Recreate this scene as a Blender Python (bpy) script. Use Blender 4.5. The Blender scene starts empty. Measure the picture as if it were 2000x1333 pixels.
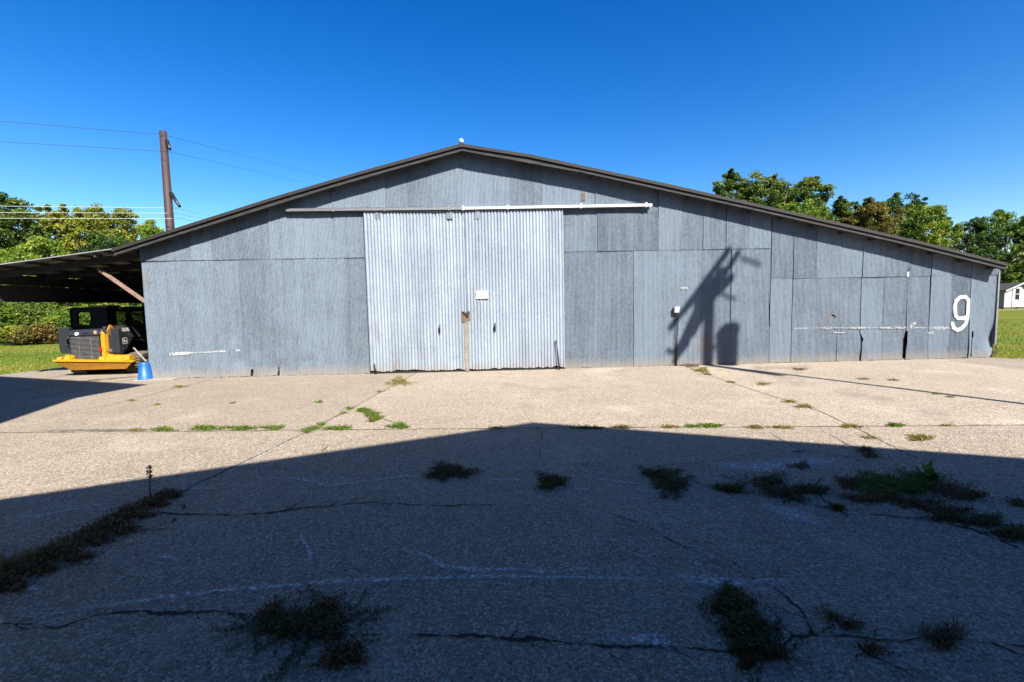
import bpy, math, random
import numpy as np
from mathutils import Vector, Matrix

S = bpy.context.scene
COL = S.collection
R = math.radians

# ------------------------------------------------------------------ camera
F_PX = 899.26; PITCH = -0.0754538; ROLL = -0.0206762; YAW = 0.037236
CAM = np.array([0.0, -11.8671, 1.65])
def cam_axes():
    cy, sy = math.cos(YAW), math.sin(YAW)
    f = np.array([sy*math.cos(PITCH), cy*math.cos(PITCH), math.sin(PITCH)])
    rt = np.array([cy, -sy, 0.0]); up = np.cross(rt, f)
    cr, sr = math.cos(ROLL), math.sin(ROLL)
    return cr*rt+sr*up, -sr*rt+cr*up, f
RT, UP, FW = cam_axes()
cd = bpy.data.cameras.new('camera'); cam = bpy.data.objects.new('camera', cd); COL.objects.link(cam)
cd.sensor_width = 36; cd.lens = F_PX*36/2000; cd.clip_start = 0.05; cd.clip_end = 3000
M = Matrix.Identity(4)
for i in range(3):
    M[i][0] = RT[i]; M[i][1] = UP[i]; M[i][2] = -FW[i]; M[i][3] = CAM[i]
cam.matrix_world = M
S.camera = cam
# survey helpers: where the sight line through a photo pixel meets a real plane
def ray(px, py): return FW + RT*(px-1000)/F_PX - UP*(py-666.5)/F_PX
def W(px, py, Y=0.0):
    d = ray(px, py); return CAM + d*(Y-CAM[1])/d[1]
def G(px, py, z=0.0):
    d = ray(px, py); return CAM + d*(z-CAM[2])/d[2]
def depth(Y, px=1000):
    d = ray(px, 600); return (Y-CAM[1])/d[1]

# ------------------------------------------------------------------ light
SUN_AZ, SUN_EL = R(25.0), R(42.5)
LDIR = np.array([-math.sin(SUN_AZ)*math.cos(SUN_EL), math.cos(SUN_AZ)*math.cos(SUN_EL), -math.sin(SUN_EL)])
sl = bpy.data.lights.new('sun', 'SUN'); sl.energy = 4.9; sl.angle = R(0.55); sl.color = (1.0, 0.93, 0.84)
so = bpy.data.objects.new('sun', sl); COL.objects.link(so); so.location = (20, -40, 40)
so.rotation_euler = Vector(LDIR.tolist()).to_track_quat('-Z', 'Y').to_euler()
wd = bpy.data.worlds.new('World'); S.world = wd; wd.use_nodes = True
nt = wd.node_tree; nt.nodes.clear()
sky = nt.nodes.new('ShaderNodeTexSky'); sky.sky_type = 'NISHITA'; sky.sun_disc = False
sky.sun_elevation = SUN_EL; sky.sun_rotation = R(155); sky.air_density = 1.15; sky.dust_density = 0.7; sky.ozone_density = 3.0; sky.altitude = 100
hs = nt.nodes.new('ShaderNodeHueSaturation'); hs.inputs['Saturation'].default_value = 1.44; hs.inputs['Value'].default_value = 0.73; hs.inputs['Hue'].default_value = 0.506
gm = nt.nodes.new('ShaderNodeGamma'); gm.inputs[1].default_value = 1.2
bg = nt.nodes.new('ShaderNodeBackground'); bg.inputs[1].default_value = 0.06
wo = nt.nodes.new('ShaderNodeOutputWorld')
nt.links.new(sky.outputs[0], hs.inputs['Color']); nt.links.new(hs.outputs[0], gm.inputs[0]); nt.links.new(gm.outputs[0], bg.inputs[0]); nt.links.new(bg.outputs[0], wo.inputs[0])
S.view_settings.view_transform = 'Standard'; S.view_settings.look = 'None'
S.view_settings.gamma = 1.0; S.view_settings.exposure = 1.78
S.render.engine = 'CYCLES'
S.cycles.transparent_max_bounces = 16

# ------------------------------------------------------------------ materials
def mat(name): 
    m = bpy.data.materials.new(name); m.use_nodes = True
    t = m.node_tree; t.nodes.clear()
    return m, t
class N:
    def __init__(s, t): s.t = t
    def __call__(s, kind, **kw):
        n = s.t.nodes.new('ShaderNode'+kind)
        ins = kw.pop('ins', {})
        for k, v in kw.items(): setattr(n, k, v)
        for k, v in ins.items():
            if isinstance(v, bpy.types.NodeSocket): s.t.links.new(v, n.inputs[k])
            else: n.inputs[k].default_value = v
        return n
    def coords(s, scale=(1,1,1), kind='Object'):
        tc = s('TexCoord'); mp = s('Mapping', ins={'Vector': tc.outputs[kind], 'Scale': scale}); return mp.outputs[0]
    def noise(s, vec, scale, detail=4, rough=.55): return s('TexNoise', ins={'Vector': vec, 'Scale': scale, 'Detail': detail, 'Roughness': rough}).outputs[0]
    def ramp(s, fac, stops, interp='LINEAR'):
        n = s('ValToRGB', ins={'Fac': fac}); cr = n.color_ramp; cr.interpolation = interp
        while len(cr.elements) < len(stops): cr.elements.new(0.5)
        for e, (p, c) in zip(cr.elements, stops):
            e.position = p; e.color = (*c, 1) if hasattr(c, '__len__') else (c, c, c, 1)
        return n.outputs[0]
    def mix(s, fac, a, b, mode='MIX'):
        n = s('Mix', data_type='RGBA', blend_type=mode)
        for i, v in ((0, fac), (6, a), (7, b)):
            if isinstance(v, bpy.types.NodeSocket): s.t.links.new(v, n.inputs[i])
            else: n.inputs[i].default_value = v if i == 0 else ((*v, 1) if len(v) == 3 else v)
        return n.outputs[2]
    def math(s, op, a, b=0.0, clamp=False):
        n = s('Math', operation=op, use_clamp=clamp)
        for i, v in ((0, a), (1, b)):
            if isinstance(v, bpy.types.NodeSocket): s.t.links.new(v, n.inputs[i])
            else: n.inputs[i].default_value = v
        return n.outputs[0]
    def bump(s, h, strength, dist): return s('Bump', ins={'Height': h, 'Strength': strength, 'Distance': dist}).outputs[0]
    def principled(s, **kw):
        n = s('BsdfPrincipled', ins=kw); o = s('OutputMaterial'); s.t.links.new(n.outputs[0], o.inputs[0]); return n
    def attr(s, name): return s('Attribute', attribute_name=name).outputs['Fac']
K = .46
def simple(name, col, rough=.6, metal=0.0, var=.25, nscale=6, bump=.15, dirt=None):
    col = [x*K for x in col]; dirt = [x*K for x in dirt] if dirt else None
    m, t = mat(name); n = N(t); v = n.coords()
    f = n.noise(v, nscale, 6); f2 = n.noise(v, nscale*7, 3)
    c = n.mix(f, [x*(1-var) for x in col], [min(1, x*(1+var)) for x in col])
    if dirt:
        d = n.ramp(f2, [(.5, 0), (.68, .8)]); c = n.mix(d, c, dirt)
    n.principled(**{'Base Color': c, 'Roughness': rough, 'Metallic': metal, 'Normal': n.bump(f2, bump, .004)})
    return m
def galvanized(name, base, metal, rough, tone_var=.42, dirtz=True, cloudw=.36, grain=1.0):
    m, t = mat(name); n = N(t); v = n.coords()
    tone = n.attr('tone')
    streak = n.noise(n.coords((3.2, 3.2, .22)), 1.6, 6, .65)
    spang = n('TexVoronoi', ins={'Vector': v, 'Scale': 30.0}).outputs['Color']
    sp = n.math('MULTIPLY', n('SeparateColor', ins={'Color': spang}).outputs[0], 1.0)
    cloud = n.noise(v, 1.1, 8, .7)
    thin = n.noise(n.coords((24, 24, .6)), 1.0, 4, .7); drip = n.noise(n.coords((9, 9, .35)), 1.0, 5, .6)
    k = n.math('ADD', n.math('MULTIPLY', streak, .36), n.math('MULTIPLY', cloud, cloudw))
    k = n.math('ADD', k, n.math('MULTIPLY', sp, .17*grain))
    k = n.math('ADD', k, n.math('MULTIPLY', n.math('ADD', thin, n.math('MULTIPLY', drip, .9)), .26*grain))
    k = n.math('ADD', k, .28*(1-grain)-.03)
    k = n.math('ADD', k, n.math('MULTIPLY', tone, tone_var))
    g = n.ramp(k, [(.46, [b*.42 for b in base]), (.72, base), (1.0, [min(.95, b*1.7) for b in base])])
    if dirtz:
        z = n('SeparateXYZ', ins={0: v}).outputs[2]
        zz = n.math('ADD', z, n.math('MULTIPLY', n.noise(v, 3, 5), .28))
        d = n.ramp(zz, [(.12, .75), (.42, 0)])
        g = n.mix(d, g, (.20, .175, .145))
        rust = n.ramp(n.math('MULTIPLY', n.noise(n.coords((1.3, 1.3, .35)), 3.0, 8, .7), n.noise(v, .5, 2)), [(.36, 0), (.44, .5)])
        g = n.mix(rust, g, (.12, .085, .06))
    n.principled(**{'Base Color': g, 'Roughness': n.math('ADD', n.math('MULTIPLY', sp, .2), rough), 'Metallic': metal, 'Specular IOR Level': .35,
                    'Normal': n.bump(n.noise(v, 25, 4), .25, .004)})
    return m
def concrete():
    m, t = mat('concrete'); n = N(t); v = n.coords()
    big = n.noise(v, .23, 6, .6); mid = n.noise(v, 1.6, 7, .65); fine = n.noise(v, 45, 5, .7)
    vc = n('TexVoronoi', ins={'Vector': v, 'Scale': 85.0, 'Randomness': 1.0})
    vb = n('TexVoronoi', ins={'Vector': v, 'Scale': 28.0})
    c = n.mix(n.ramp(big, [(.35, 0), (.65, 1)]), (0.207, 0.166, 0.121), (0.279, 0.229, 0.171))
    c = n.mix(n.ramp(mid, [(.4, 0), (.7, .55)]), c, (0.164, 0.133, 0.102))
    st = n.noise(n.coords((.5, 2.2, 1)), 1.1, 6, .7)
    c = n.mix(n.ramp(st, [(.5, 0), (.75, .45)]), c, (0.304, 0.254, 0.191))
    sp = n('SeparateColor', ins={'Color': vc.outputs['Color']}).outputs[0]
    c = n.mix(n.ramp(sp, [(.0, .95), (.34, 0)]), c, (0.091, 0.075, 0.059))
    c = n.mix(n.ramp(sp, [(.70, 0), (.92, 1.0)]), c, (0.376, 0.338, 0.276))
    sp2 = n('SeparateColor', ins={'Color': vb.outputs['Color']}).outputs[1]
    c = n.mix(n.ramp(sp2, [(.80, 0), (1.0, .5)]), c, (0.122, 0.098, 0.075))
    c = n.mix(n.ramp(fine, [(.35, .45), (.6, 0)]), c, (0.085, 0.068, 0.053))
    worn = n.ramp(n.noise(v, .55, 9, .72), [(.55, 0), (.66, 1)])
    c = n.mix(n.math('MULTIPLY', worn, n.ramp(n.noise(v, 22, 5, .7), [(.42, 0), (.6, .8)])), c, (0.352, 0.313, 0.250))
    xyz = n('SeparateXYZ', ins={0: v}); X_, Y_ = xyz.outputs[0], xyz.outputs[1]
    u_ = n.math('FLOOR', n.math('DIVIDE', n.math('ADD', n.math('MULTIPLY', Y_, -.111), n.math('ADD', X_, 2.0)), 6.95))
    w_ = n.math('FLOOR', n.math('DIVIDE', n.math('ADD', n.math('MULTIPLY', X_, .087), n.math('ADD', Y_, 5.74)), 7.0))
    wn = n('TexWhiteNoise', noise_dimensions='2D', ins={0: n('CombineXYZ', ins={0: u_, 1: w_, 2: 0.0}).outputs[0]}).outputs[0]
    c = n.mix(1.0, c, n.ramp(wn, [(0.0, .80), (1.0, 1.06)]), 'MULTIPLY')
    oil = n.ramp(n.math('MULTIPLY', n.noise(v, .9, 6, .6), n.noise(n.coords((1, 1, 1)), .21, 2)), [(.33, 0), (.42, .42)])
    c = n.mix(oil, c, (.085, .075, .064))
    h = n.math('ADD', n.math('MULTIPLY', vc.outputs['Distance'], 1.1), n.math('MULTIPLY', fine, .9))
    h = n.math('ADD', h, n.math('MULTIPLY', vb.outputs['Distance'], .8))
    b1 = n.bump(h, .55, .006)
    b2 = n('Bump', ins={'Height': mid, 'Strength': .5, 'Distance': .03, 'Normal': b1}).outputs[0]
    n.principled(**{'Base Color': c, 'Roughness': .9, 'Normal': b2, 'Specular IOR Level': .3})
    return m
def lawn():
    m, t = mat('lawn_ground'); n = N(t); v = n.coords()
    a = n.noise(v, .12, 5); b = n.noise(n.coords((.25, 1, 1)), .5, 6, .65); f = n.noise(v, 14, 5, .7)
    c = n.mix(n.ramp(a, [(.4, 0), (.6, 1)]), (0.0531, 0.1008, 0.0072), (0.1000, 0.1188, 0.0126))
    c = n.mix(n.ramp(b, [(.42, 0), (.6, .85)]), c, (0.1438, 0.1224, 0.0223))
    c = n.mix(n.ramp(f, [(.35, .55), (.6, 0)]), c, (0.0250, 0.0504, 0.0043))
    n.principled(**{'Base Color': c, 'Roughness': .95, 'Normal': n.bump(f, .9, .05), 'Specular IOR Level': .1})
    return m
def leaf(name, c1, c2, c3, transl=.35):
    c1, c2, c3 = [[q*.92*w_ for q, w_ in zip(cc, (1.05, .94, .55))] for cc in (c1, c2, c3)]
    m, t = mat(name); n = N(t)
    tn = n.attr('tint')
    c = n.ramp(tn, [(0.0, c1), (.5, c2), (1.0, c3)])
    p = n('BsdfPrincipled', ins={'Base Color': c, 'Roughness': .55, 'Specular IOR Level': .3})
    tr = n('BsdfTranslucent', ins={'Color': c})
    mx = n('MixShader', ins={0: transl, 1: p.outputs[0], 2: tr.outputs[0]})
    o = n('OutputMaterial', ins={0: mx.outputs[0]})
    return m
def chalk(name, col, lo, hi, scale):
    m, t = mat(name); n = N(t); v = n.coords()
    e = n.attr('edge')
    k = n.math('MULTIPLY', e, n.ramp(n.noise(v, scale, 8, .75), [(lo, 0), (hi, 1)]))
    p = n('BsdfPrincipled', ins={'Base Color': (*col, 1), 'Roughness': .9})
    tr = n('BsdfTransparent')
    mx = n('MixShader', ins={0: k, 1: tr.outputs[0], 2: p.outputs[0]})
    n('OutputMaterial', ins={0: mx.outputs[0]})
    return m
def wood(name, c1, c2, grain=(.6, 9, 9)):
    c1 = [x*K for x in c1]; c2 = [x*K for x in c2]
    m, t = mat(name); n = N(t)
    g = n.noise(n.coords(grain), 3, 9, .75)
    c = n.ramp(g, [(.32, [x*.35 for x in c1]), (.5, c1), (.68, c2)])
    n.principled(**{'Base Color': c, 'Roughness': .85, 'Normal': n.bump(g, .6, .006)})
    return m
def glass():
    m, t = mat('dark_glass'); n = N(t)
    p = n('BsdfPrincipled', ins={'Base Color': (.01, .012, .014, 1), 'Roughness': .05})
    tr = n('BsdfTransparent', ins={'Color': (.55, .6, .58, 1)})
    mx = n('MixShader', ins={0: .35, 1: tr.outputs[0], 2: p.outputs[0]}); n('OutputMaterial', ins={0: mx.outputs[0]})
    return m
MT = dict(
    wall=galvanized('galvanized_sheet', (.070, .089, .112), .12, .5),
    door=galvanized('painted_door_sheet', (.222, .262, .312), .10, .42, .2, True, .22, .25),
    concrete=concrete(), lawn=lawn(),
    track=simple('zinc_rail', (.42, .44, .46), .4, .5, dirt=(.16, .13, .11)),
    track_new=simple('new_white_rail', (.80, .80, .78), .4, 0, .08),
    fascia=wood('weathered_board', (.032, .030, .029), (.07, .067, .066)),
    darkwood=wood('dark_board', (.06, .05, .043), (.11, .095, .08)),
    brace=wood('red_brown_board', (.36, .23, .17), (.52, .36, .28)),
    roof=simple('rusty_roof_sheet', (.02, .018, .017), .8, .1, .4, dirt=(.06, .045, .038)),
    roof_new=simple('bright_roof_sheet', (.62, .64, .66), .4, .4),
    rust=simple('rust', (.16, .10, .055), .85, 0, .4, 14, dirt=(.35, .27, .15)),
    black=simple('black_steel', (.012, .012, .013), .5, 0, .3),
    hole=simple('dark_interior', (.01, .01, .01), .9),
    white=simple('white_paint', (.82, .82, .80), .5, 0, .06),
    off_white=simple('off_white_plastic', (.62, .60, .54), .5, 0, .1),
    yellow=simple('yellow_paint', (.80, .42, .008), .38, 0, .1, 5, dirt=(.52, .27, .02)),
    orange=simple('worn_yellow_paint', (.62, .27, .012), .5, 0, .18, 4, dirt=(.25, .13, .03)),
    charcoal=simple('charcoal_plastic', (.028, .032, .04), .42, 0, .15),
    red=simple('red_reflector', (.55, .01, .01), .3),
    rubber=simple('dusty_rubber', (.02, .019, .018), .85, 0, .4, 9, dirt=(.20, .15, .10)),
    mud=simple('muddy_steel', (.20, .145, .09), .85, 0, .4, 12, dirt=(.05, .04, .035)),
    blue=simple('blue_plastic', (.003, .16, .85), .5, 0, .08),
    steelpole=simple('weathering_steel', (.06, .024, .022), .7, .1, .3, 3, dirt=(.09, .038, .03)),
    wire=simple('bright_cable', (.75, .75, .75), .5, .0), wire_dark=simple('dull_cable', (.05, .07, .12), .8, .0),
    glass=glass(), bark=wood('bark', (.12, .095, .07), (.20, .165, .13), (6, 6, .8)),
    shingle=simple('dark_shingles', (.045, .045, .05), .9, 0, .3, 20),
    crack=simple('crack_dirt', (.022, .018, .015), .95, 0, .4, 30),
    seam=simple('joint_dirt', (.15, .115, .08), .95, 0, .4, 12),
    chalk=chalk('lime_streak', (.46, .455, .45), .43, .60, 30.0),
    stain=chalk('dark_stain', (.06, .055, .05), .35, .65, 3.0),
    wpaint=simple('wall_white_paint', (.86, .86, .84), .55, 0, .05),
)
LEAF = dict(
    green=leaf('green_leaves', (.025, .055, .012), (.07, .13, .022), (.15, .20, .035)),
    dark=leaf('dark_green_leaves', (.012, .035, .012), (.028, .075, .018), (.06, .13, .025)),
    yellow=leaf('turning_leaves', (.06, .09, .015), (.15, .20, .03), (.26, .265, .035)),
    brown=leaf('rusty_leaves', (.055, .06, .018), (.11, .115, .03), (.175, .155, .042)),
    bright=leaf('bright_leaves', (.035, .085, .012), (.09, .18, .022), (.20, .27, .04)),
    red=leaf('reddish_leaves', (.045, .05, .015), (.085, .09, .022), (.15, .085, .03)),
    weed=leaf('weed_green', (.03, .065, .012), (.07, .13, .02), (.13, .19, .035), .25),
    olive=leaf('weed_olive', (.06, .065, .018), (.13, .125, .03), (.21, .18, .05), .25),
    dry=leaf('weed_dry', (.035, .025, .014), (.085, .055, .03), (.19, .13, .07), .2),
    shade=leaf('weed_shaded', (.028, .036, .014), (.05, .062, .02), (.11, .095, .045), .2),  # darker weed colours with the shade put in, for clumps inside the shadow
    lawn=leaf('lawn_blades', (.05, .10, .012), (.11, .19, .02), (.21, .22, .05), .3),
)

# ------------------------------------------------------------------ mesh helpers
rnd = random.Random(7)
class MB:
    def __init__(s): s.v = []; s.f = []; s.sm = []
    def quad(s, *p, smooth=False):
        b = len(s.v); s.v += [tuple(map(float, q)) for q in p]; s.f.append(tuple(range(b, b+len(p)))); s.sm.append(smooth); return s
    def box(s, a, b):
        (x0, y0, z0), (x1, y1, z1) = a, b
        return s.hexa([(x0,y0,z0),(x1,y0,z0),(x1,y1,z0),(x0,y1,z0)], [(x0,y0,z1),(x1,y0,z1),(x1,y1,z1),(x0,y1,z1)])
    def hexa(s, lo, hi):
        b = len(s.v); n = len(lo); s.v += [tuple(map(float, q)) for q in lo]+[tuple(map(float, q)) for q in hi]
        s.f.append(tuple(b+i for i in reversed(range(n)))); s.f.append(tuple(b+n+i for i in range(n))); s.sm += [False]*2
        for i in range(n): j = (i+1) % n; s.f.append((b+i, b+j, b+n+j, b+n+i)); s.sm.append(False)
        return s
    def prism(s, poly, vec):
        v = np.array(vec, float); return s.hexa([np.array(p, float) for p in poly], [np.array(p, float)+v for p in poly])
    def bar(s, a, b, w, h, up=(0, 0, 1)):
        a, b = np.array(a, float), np.array(b, float); d = b-a; d /= np.linalg.norm(d)
        sd = np.cross(d, up); sd /= np.linalg.norm(sd); u = np.cross(sd, d)
        c = [(-w/2, -h/2), (w/2, -h/2), (w/2, h/2), (-w/2, h/2)]
        return s.hexa([a+sd*x+u*y for x, y in c], [b+sd*x+u*y for x, y in c])
    def tube(s, pts, r, seg=10, cap=True):
        pts = [np.array(p, float) for p in pts]; n = len(pts)
        if not hasattr(r, '__len__'): r = [r]*n
        b = len(s.v); prev = None
        for i, p in enumerate(pts):
            d = pts[min(i+1, n-1)]-pts[max(i-1, 0)]; d = d/(np.linalg.norm(d)+1e-9)
            if prev is None:
                a = np.cross(d, (0, 0, 1)) if abs(d[2]) < .9 else np.cross(d, (1, 0, 0))
            else: a = prev-d*np.dot(prev, d)
            a = a/np.linalg.norm(a); prev = a; c = np.cross(d, a)
            for k in range(seg):
                t = 2*math.pi*k/seg; s.v.append(tuple(p+r[i]*(math.cos(t)*a+math.sin(t)*c)))
        for i in range(n-1):
            for k in range(seg):
                k2 = (k+1) % seg; s.f.append((b+i*seg+k, b+i*seg+k2, b+(i+1)*seg+k2, b+(i+1)*seg+k)); s.sm.append(True)
        if cap:
            s.f.append(tuple(b+k for k in reversed(range(seg)))); s.f.append(tuple(b+(n-1)*seg+k for k in range(seg))); s.sm += [False]*2
        return s
    def build(s, name, m, parent=None, bevel=0, origin=None):
        me = bpy.data.meshes.new(name); 
        o3 = np.zeros(3) if origin is None else np.array(origin, float)
        me.from_pydata([tuple(np.array(v)-o3) for v in s.v], [], s.f); me.polygons.foreach_set('use_smooth', s.sm)
        me.materials.append(MT[m] if isinstance(m, str) else m); me.update()
        o = bpy.data.objects.new(name, me); COL.objects.link(o)
        if parent is not None: o.parent = parent
        if origin is not None: o.location = o3
        if bevel:
            b = o.modifiers.new('bevel', 'BEVEL'); b.width = bevel; b.segments = 2; b.limit_method = 'ANGLE'
        return o
def npmesh(name, v, f, m, parent=None, attrs=None, smooth=False, loc=None):
    """v (n,3), f (k,4) or (k,3) arrays; attrs: face floats"""
    me = bpy.data.meshes.new(name); k, w = f.shape
    v = np.asarray(v, np.float32)
    if loc is not None: v = v-np.array(loc, np.float32)
    me.vertices.add(len(v)); me.vertices.foreach_set('co', v.ravel())
    me.loops.add(k*w); me.loops.foreach_set('vertex_index', f.ravel().astype(np.int32))
    me.polygons.add(k); me.polygons.foreach_set('loop_start', np.arange(k, dtype=np.int32)*w)
    me.polygons.foreach_set('use_smooth', np.full(k, smooth))
    for nm, (dom, arr) in (attrs or {}).items():
        a = me.attributes.new(nm, 'FLOAT', dom); a.data.foreach_set('value', np.asarray(arr, np.float32))
    me.materials.append(MT[m] if isinstance(m, str) else m); me.update(calc_edges=True); me.validate()
    o = bpy.data.objects.new(name, me); COL.objects.link(o)
    if parent is not None: o.parent = parent
    if loc is not None: o.location = loc
    return o
def tag(o, label=None, cat=None, group=None, kind=None):
    if label: o['label'] = label
    if cat: o['category'] = cat
    if group: o['group'] = group
    if kind: o['kind'] = kind
    return o
def empty(name, loc=(0, 0, 0), **kw):
    o = bpy.data.objects.new(name, None); COL.objects.link(o); o.location = loc; o.empty_display_size = .2
    return tag(o, **kw)
def reparent_local(o, parent):      # child built in world coordinates under an Empty that has a location
    o.parent = parent; o.matrix_parent_inverse = Matrix.Translation(-Vector(parent.location)); return o
class Under:
    """collects parts built in world coordinates under a root standing at its base"""
    def __init__(s, name, loc, **kw): s.root = empty(name, loc, **kw); s.off = Vector(loc)
    def add(s, o, label=None):
        o.parent = s.root; o.location = Vector(o.location)-s.off
        if label: o['label'] = label
        return o
def sub(o, parent, label=None):      # sub-part: parent already offset
    o.parent = parent; o.location = Vector(o.location)+0*Vector(o.location)
    if label: o['label'] = label
    return o

# ------------------------------------------------------------------ ground
me = MB().quad((-900, -900, -.03), (900, -900, -.03), (900, 900, -.03), (-900, 900, -.03)).build('ground', 'lawn'); tag(me, kind='structure')
# concrete apron: left edge meets the lawn along the line seen beyond the lean-to
eL = [G(0, 733), G(60, 725), G(135, 717)]
pl = [(-40, -40), (40, -40), (40, -1.2), (16.5, -.62), (13.6, -.30), (13.25, .1), (13.1, 26), (-11.2, 26), (-11.6, 12)]
pl += [(p[0], p[1]) for p in reversed(eL)] + [(-16.8, -.9), (-22, -6), (-40, -14)]
mb = MB()
ct = [(x, y, 0.0) for x, y in pl]
mb.hexa([(x, y, -.12) for x, y, z in ct], ct)
ap = mb.build('concrete_apron', 'concrete'); tag(ap, kind='structure')

def ribbon(pts, w, name, m, z, jit=.4, step=.03, parent=None, edge=False, seed=0, wander=.012):
    """a strip of varying width following ground points"""
    r = np.random.RandomState(seed); P = [np.array(p[:2]) for p in pts]
    if not hasattr(w, '__len__'): w = [w]*len(P)
    C = []; Wd = []
    for i in range(len(P)-1):
        n = max(2, int(np.linalg.norm(P[i+1]-P[i])/step))
        for k in range(n): t = k/n; C.append(P[i]*(1-t)+P[i+1]*t); Wd.append(w[i]*(1-t)+w[i+1]*t)
    C.append(P[-1]); Wd.append(w[-1]); C = np.array(C); Wd = np.array(Wd); n = len(C)
    def smooth_noise(k):
        a = np.zeros(n)
        for per, amp in ((k, 1), (k/3, .7), (k/9, .6), (k/20, .35)):
            m_ = max(2, int(n*step/per)+2); a += amp*np.interp(np.linspace(0, m_-1, n), np.arange(m_), r.uniform(-1, 1, m_))
        return a
    d = np.gradient(C, axis=0); d /= np.linalg.norm(d, axis=1)[:, None]+1e-9; nn = np.stack([-d[:, 1], d[:, 0]], 1)
    C = C+nn*(smooth_noise(.35)*wander)[:, None]
    ww = Wd*np.clip(1+jit*smooth_noise(.12), .12, 3)
    if edge:
        cols = [-1, -.45, 0, .45, 1]; ev = [0, .75, 1, .75, 0]
    else: cols = [-1, 1]; ev = [1, 1]
    v = np.concatenate([np.concatenate([C+nn*(ww*c/2)[:, None], np.full((n, 1), z)], 1) for c in cols])
    f = []
    for c in range(len(cols)-1):
        i = np.arange(n-1); f.append(np.stack([c*n+i, c*n+i+1, (c+1)*n+i+1, (c+1)*n+i], 1))
    endf = np.minimum(1, np.minimum(np.arange(n), np.arange(n)[::-1])/(.15*n+1))
    ea = np.concatenate([e*endf for e in ev])
    return npmesh(name, v, np.concatenate(f), m, parent, {'edge': ('POINT', ea)})
# joints and cracks of the slab (real dirt-filled gaps, children of the apron)
def crack(px, w, seed, m='crack', **k): 
    rb_ = np.random.RandomState(seed+500); Q = [G(*p)[:2] for p in px]
    if seed < 27:
        for q in range(max(1, int(len(px)*.7))):
            i = rb_.randint(1, len(Q)); a = Q[i-1]+(Q[i]-Q[i-1])*rb_.rand(); d = (Q[i]-Q[i-1])/np.linalg.norm(Q[i]-Q[i-1]); an = rb_.choice([-1, 1])*(.5+.8*rb_.rand()); L_ = .06+.22*rb_.rand()
            d2 = np.array([d[0]*math.cos(an)-d[1]*math.sin(an), d[0]*math.sin(an)+d[1]*math.cos(an)]); ribbon([a, a+d2*L_*.5, a+(d2*.9+d*.25)*L_], [.006, .004, .0015], 'crack', m, .0045, jit=1.0, step=.01, parent=ap, seed=seed*7+q)
    return ribbon([G(*p) for p in px], [q*.75 for q in w], 'crack', m, .004, jit=1.0, step=.012, parent=ap, seed=seed, **k)
J1 = [(-7.9-6, -4.35), (-7.08, -5.14), (0.2, -5.74), (6.72, -6.34), (16, -7.1)]
ribbon(J1, .028, 'joint', 'seam', .003, jit=.5, parent=ap, seed=1)
ribbon([G(815, 728), G(745, 766), G(690, 797), G(600, 843), G(500, 893), G(340, 967), G(150, 1070), G(0, 1155), (-3.1, -13)], [.02, .02, .025, .03, .03, .05, .06, .06, .05], 'joint', 'seam', .0035, parent=ap, seed=2)
ribbon([G(1330, 712), G(1390, 735), G(1480, 765), G(1600, 803), G(1680, 840), (4.3, -7.4)], .018, 'joint', 'seam', .0035, parent=ap, seed=3)
ribbon([G(410, 742), G(330, 762), G(222, 790), (-7.6, -4.4)], [.03, .02, .012, .008], 'joint', 'seam', .0035, parent=ap, seed=4)
crack([(0, 1222), (60, 1218), (110, 1226), (190, 1200), (250, 1196), (350, 1200), (430, 1197), (510, 1205)], [.012, .012, .012, .014, .016, .02, .018, .01], 10)
crack([(700, 1238), (760, 1242), (850, 1240), (930, 1243), (1010, 1250), (1100, 1255), (1200, 1262), (1300, 1266), (1430, 1271)], [.01, .014, .014, .016, .022, .018, .016, .016, .012], 11)
crack([(1530, 1260), (1550, 1245), (1597, 1240), (1660, 1246), (1750, 1251), (1850, 1247), (1900, 1256), (2000, 1259)], [.014, .016, .012, .016, .014, .016, .014, .014], 12)
crack([(1595, 1240), (1560, 1190), (1520, 1155), (1490, 1130), (1450, 1110), (1385, 1070)], [.012, .012, .014, .012, .006, .004], 13)
crack([(1665, 1250), (1700, 1280), (1740, 1300), (1775, 1318)], [.012, .014, .012, .006], 14)
crack([(310, 1003), (380, 1005), (450, 1005), (540, 1000), (620, 990), (720, 982), (800, 985), (860, 988), (950, 986), (1020, 982)], [.02, .02, .014, .018, .016, .014, .014, .016, .012, .006], 15)
crack([(300, 1040), (330, 1025), (345, 1010)], [.008, .012, .01], 16)
crack([(620, 905), (638, 893), (628, 880), (640, 870)], [.006]*4, 17)
crack([(450, 917), (520, 915), (600, 921), (680, 930), (760, 935)], [.006]*5, 18)
crack([(1110, 907), (1200, 905), (1290, 910), (1400, 900), (1480, 885)], [.006]*5, 19)
crack([(1055, 895), (1060, 850), (1058, 838)], [.005]*3, 20)
crack([(1185, 1000), (1240, 1018), (1300, 1050), (1350, 1075), (1420, 1110)], [.004, .007, .009, .008, .004], 21)
crack([(1330, 935), (1420, 958), (1500, 966), (1600, 990), (1700, 1003), (1760, 1008)], [.008, .012, .012, .014, .01, .005], 22)
crack([(1700, 1005), (1800, 1015), (1900, 1035), (2000, 1075)], [.012, .02, .03, .06], 23)
crack([(1500, 845), (1560, 880), (1640, 890), (1700, 905)], [.005, .01, .012, .006], 24)
crack([(1600, 840), (1660, 870), (1700, 880)], [.006, .012, .006], 25)
crack([(1780, 850), (1830, 870)], [.01, .004], 26)
crack([(0, 766), (60, 762), (110, 750)], [.02, .05, .01], 27)
crack([(60, 779), (90, 772), (125, 769)], [.02, .07, .01], 28)
crack([(945, 930), (990, 925), (1040, 918)], [.004]*3, 29)
crack([(1195, 722), (1230, 740)], [.01, .006], 30)
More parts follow.
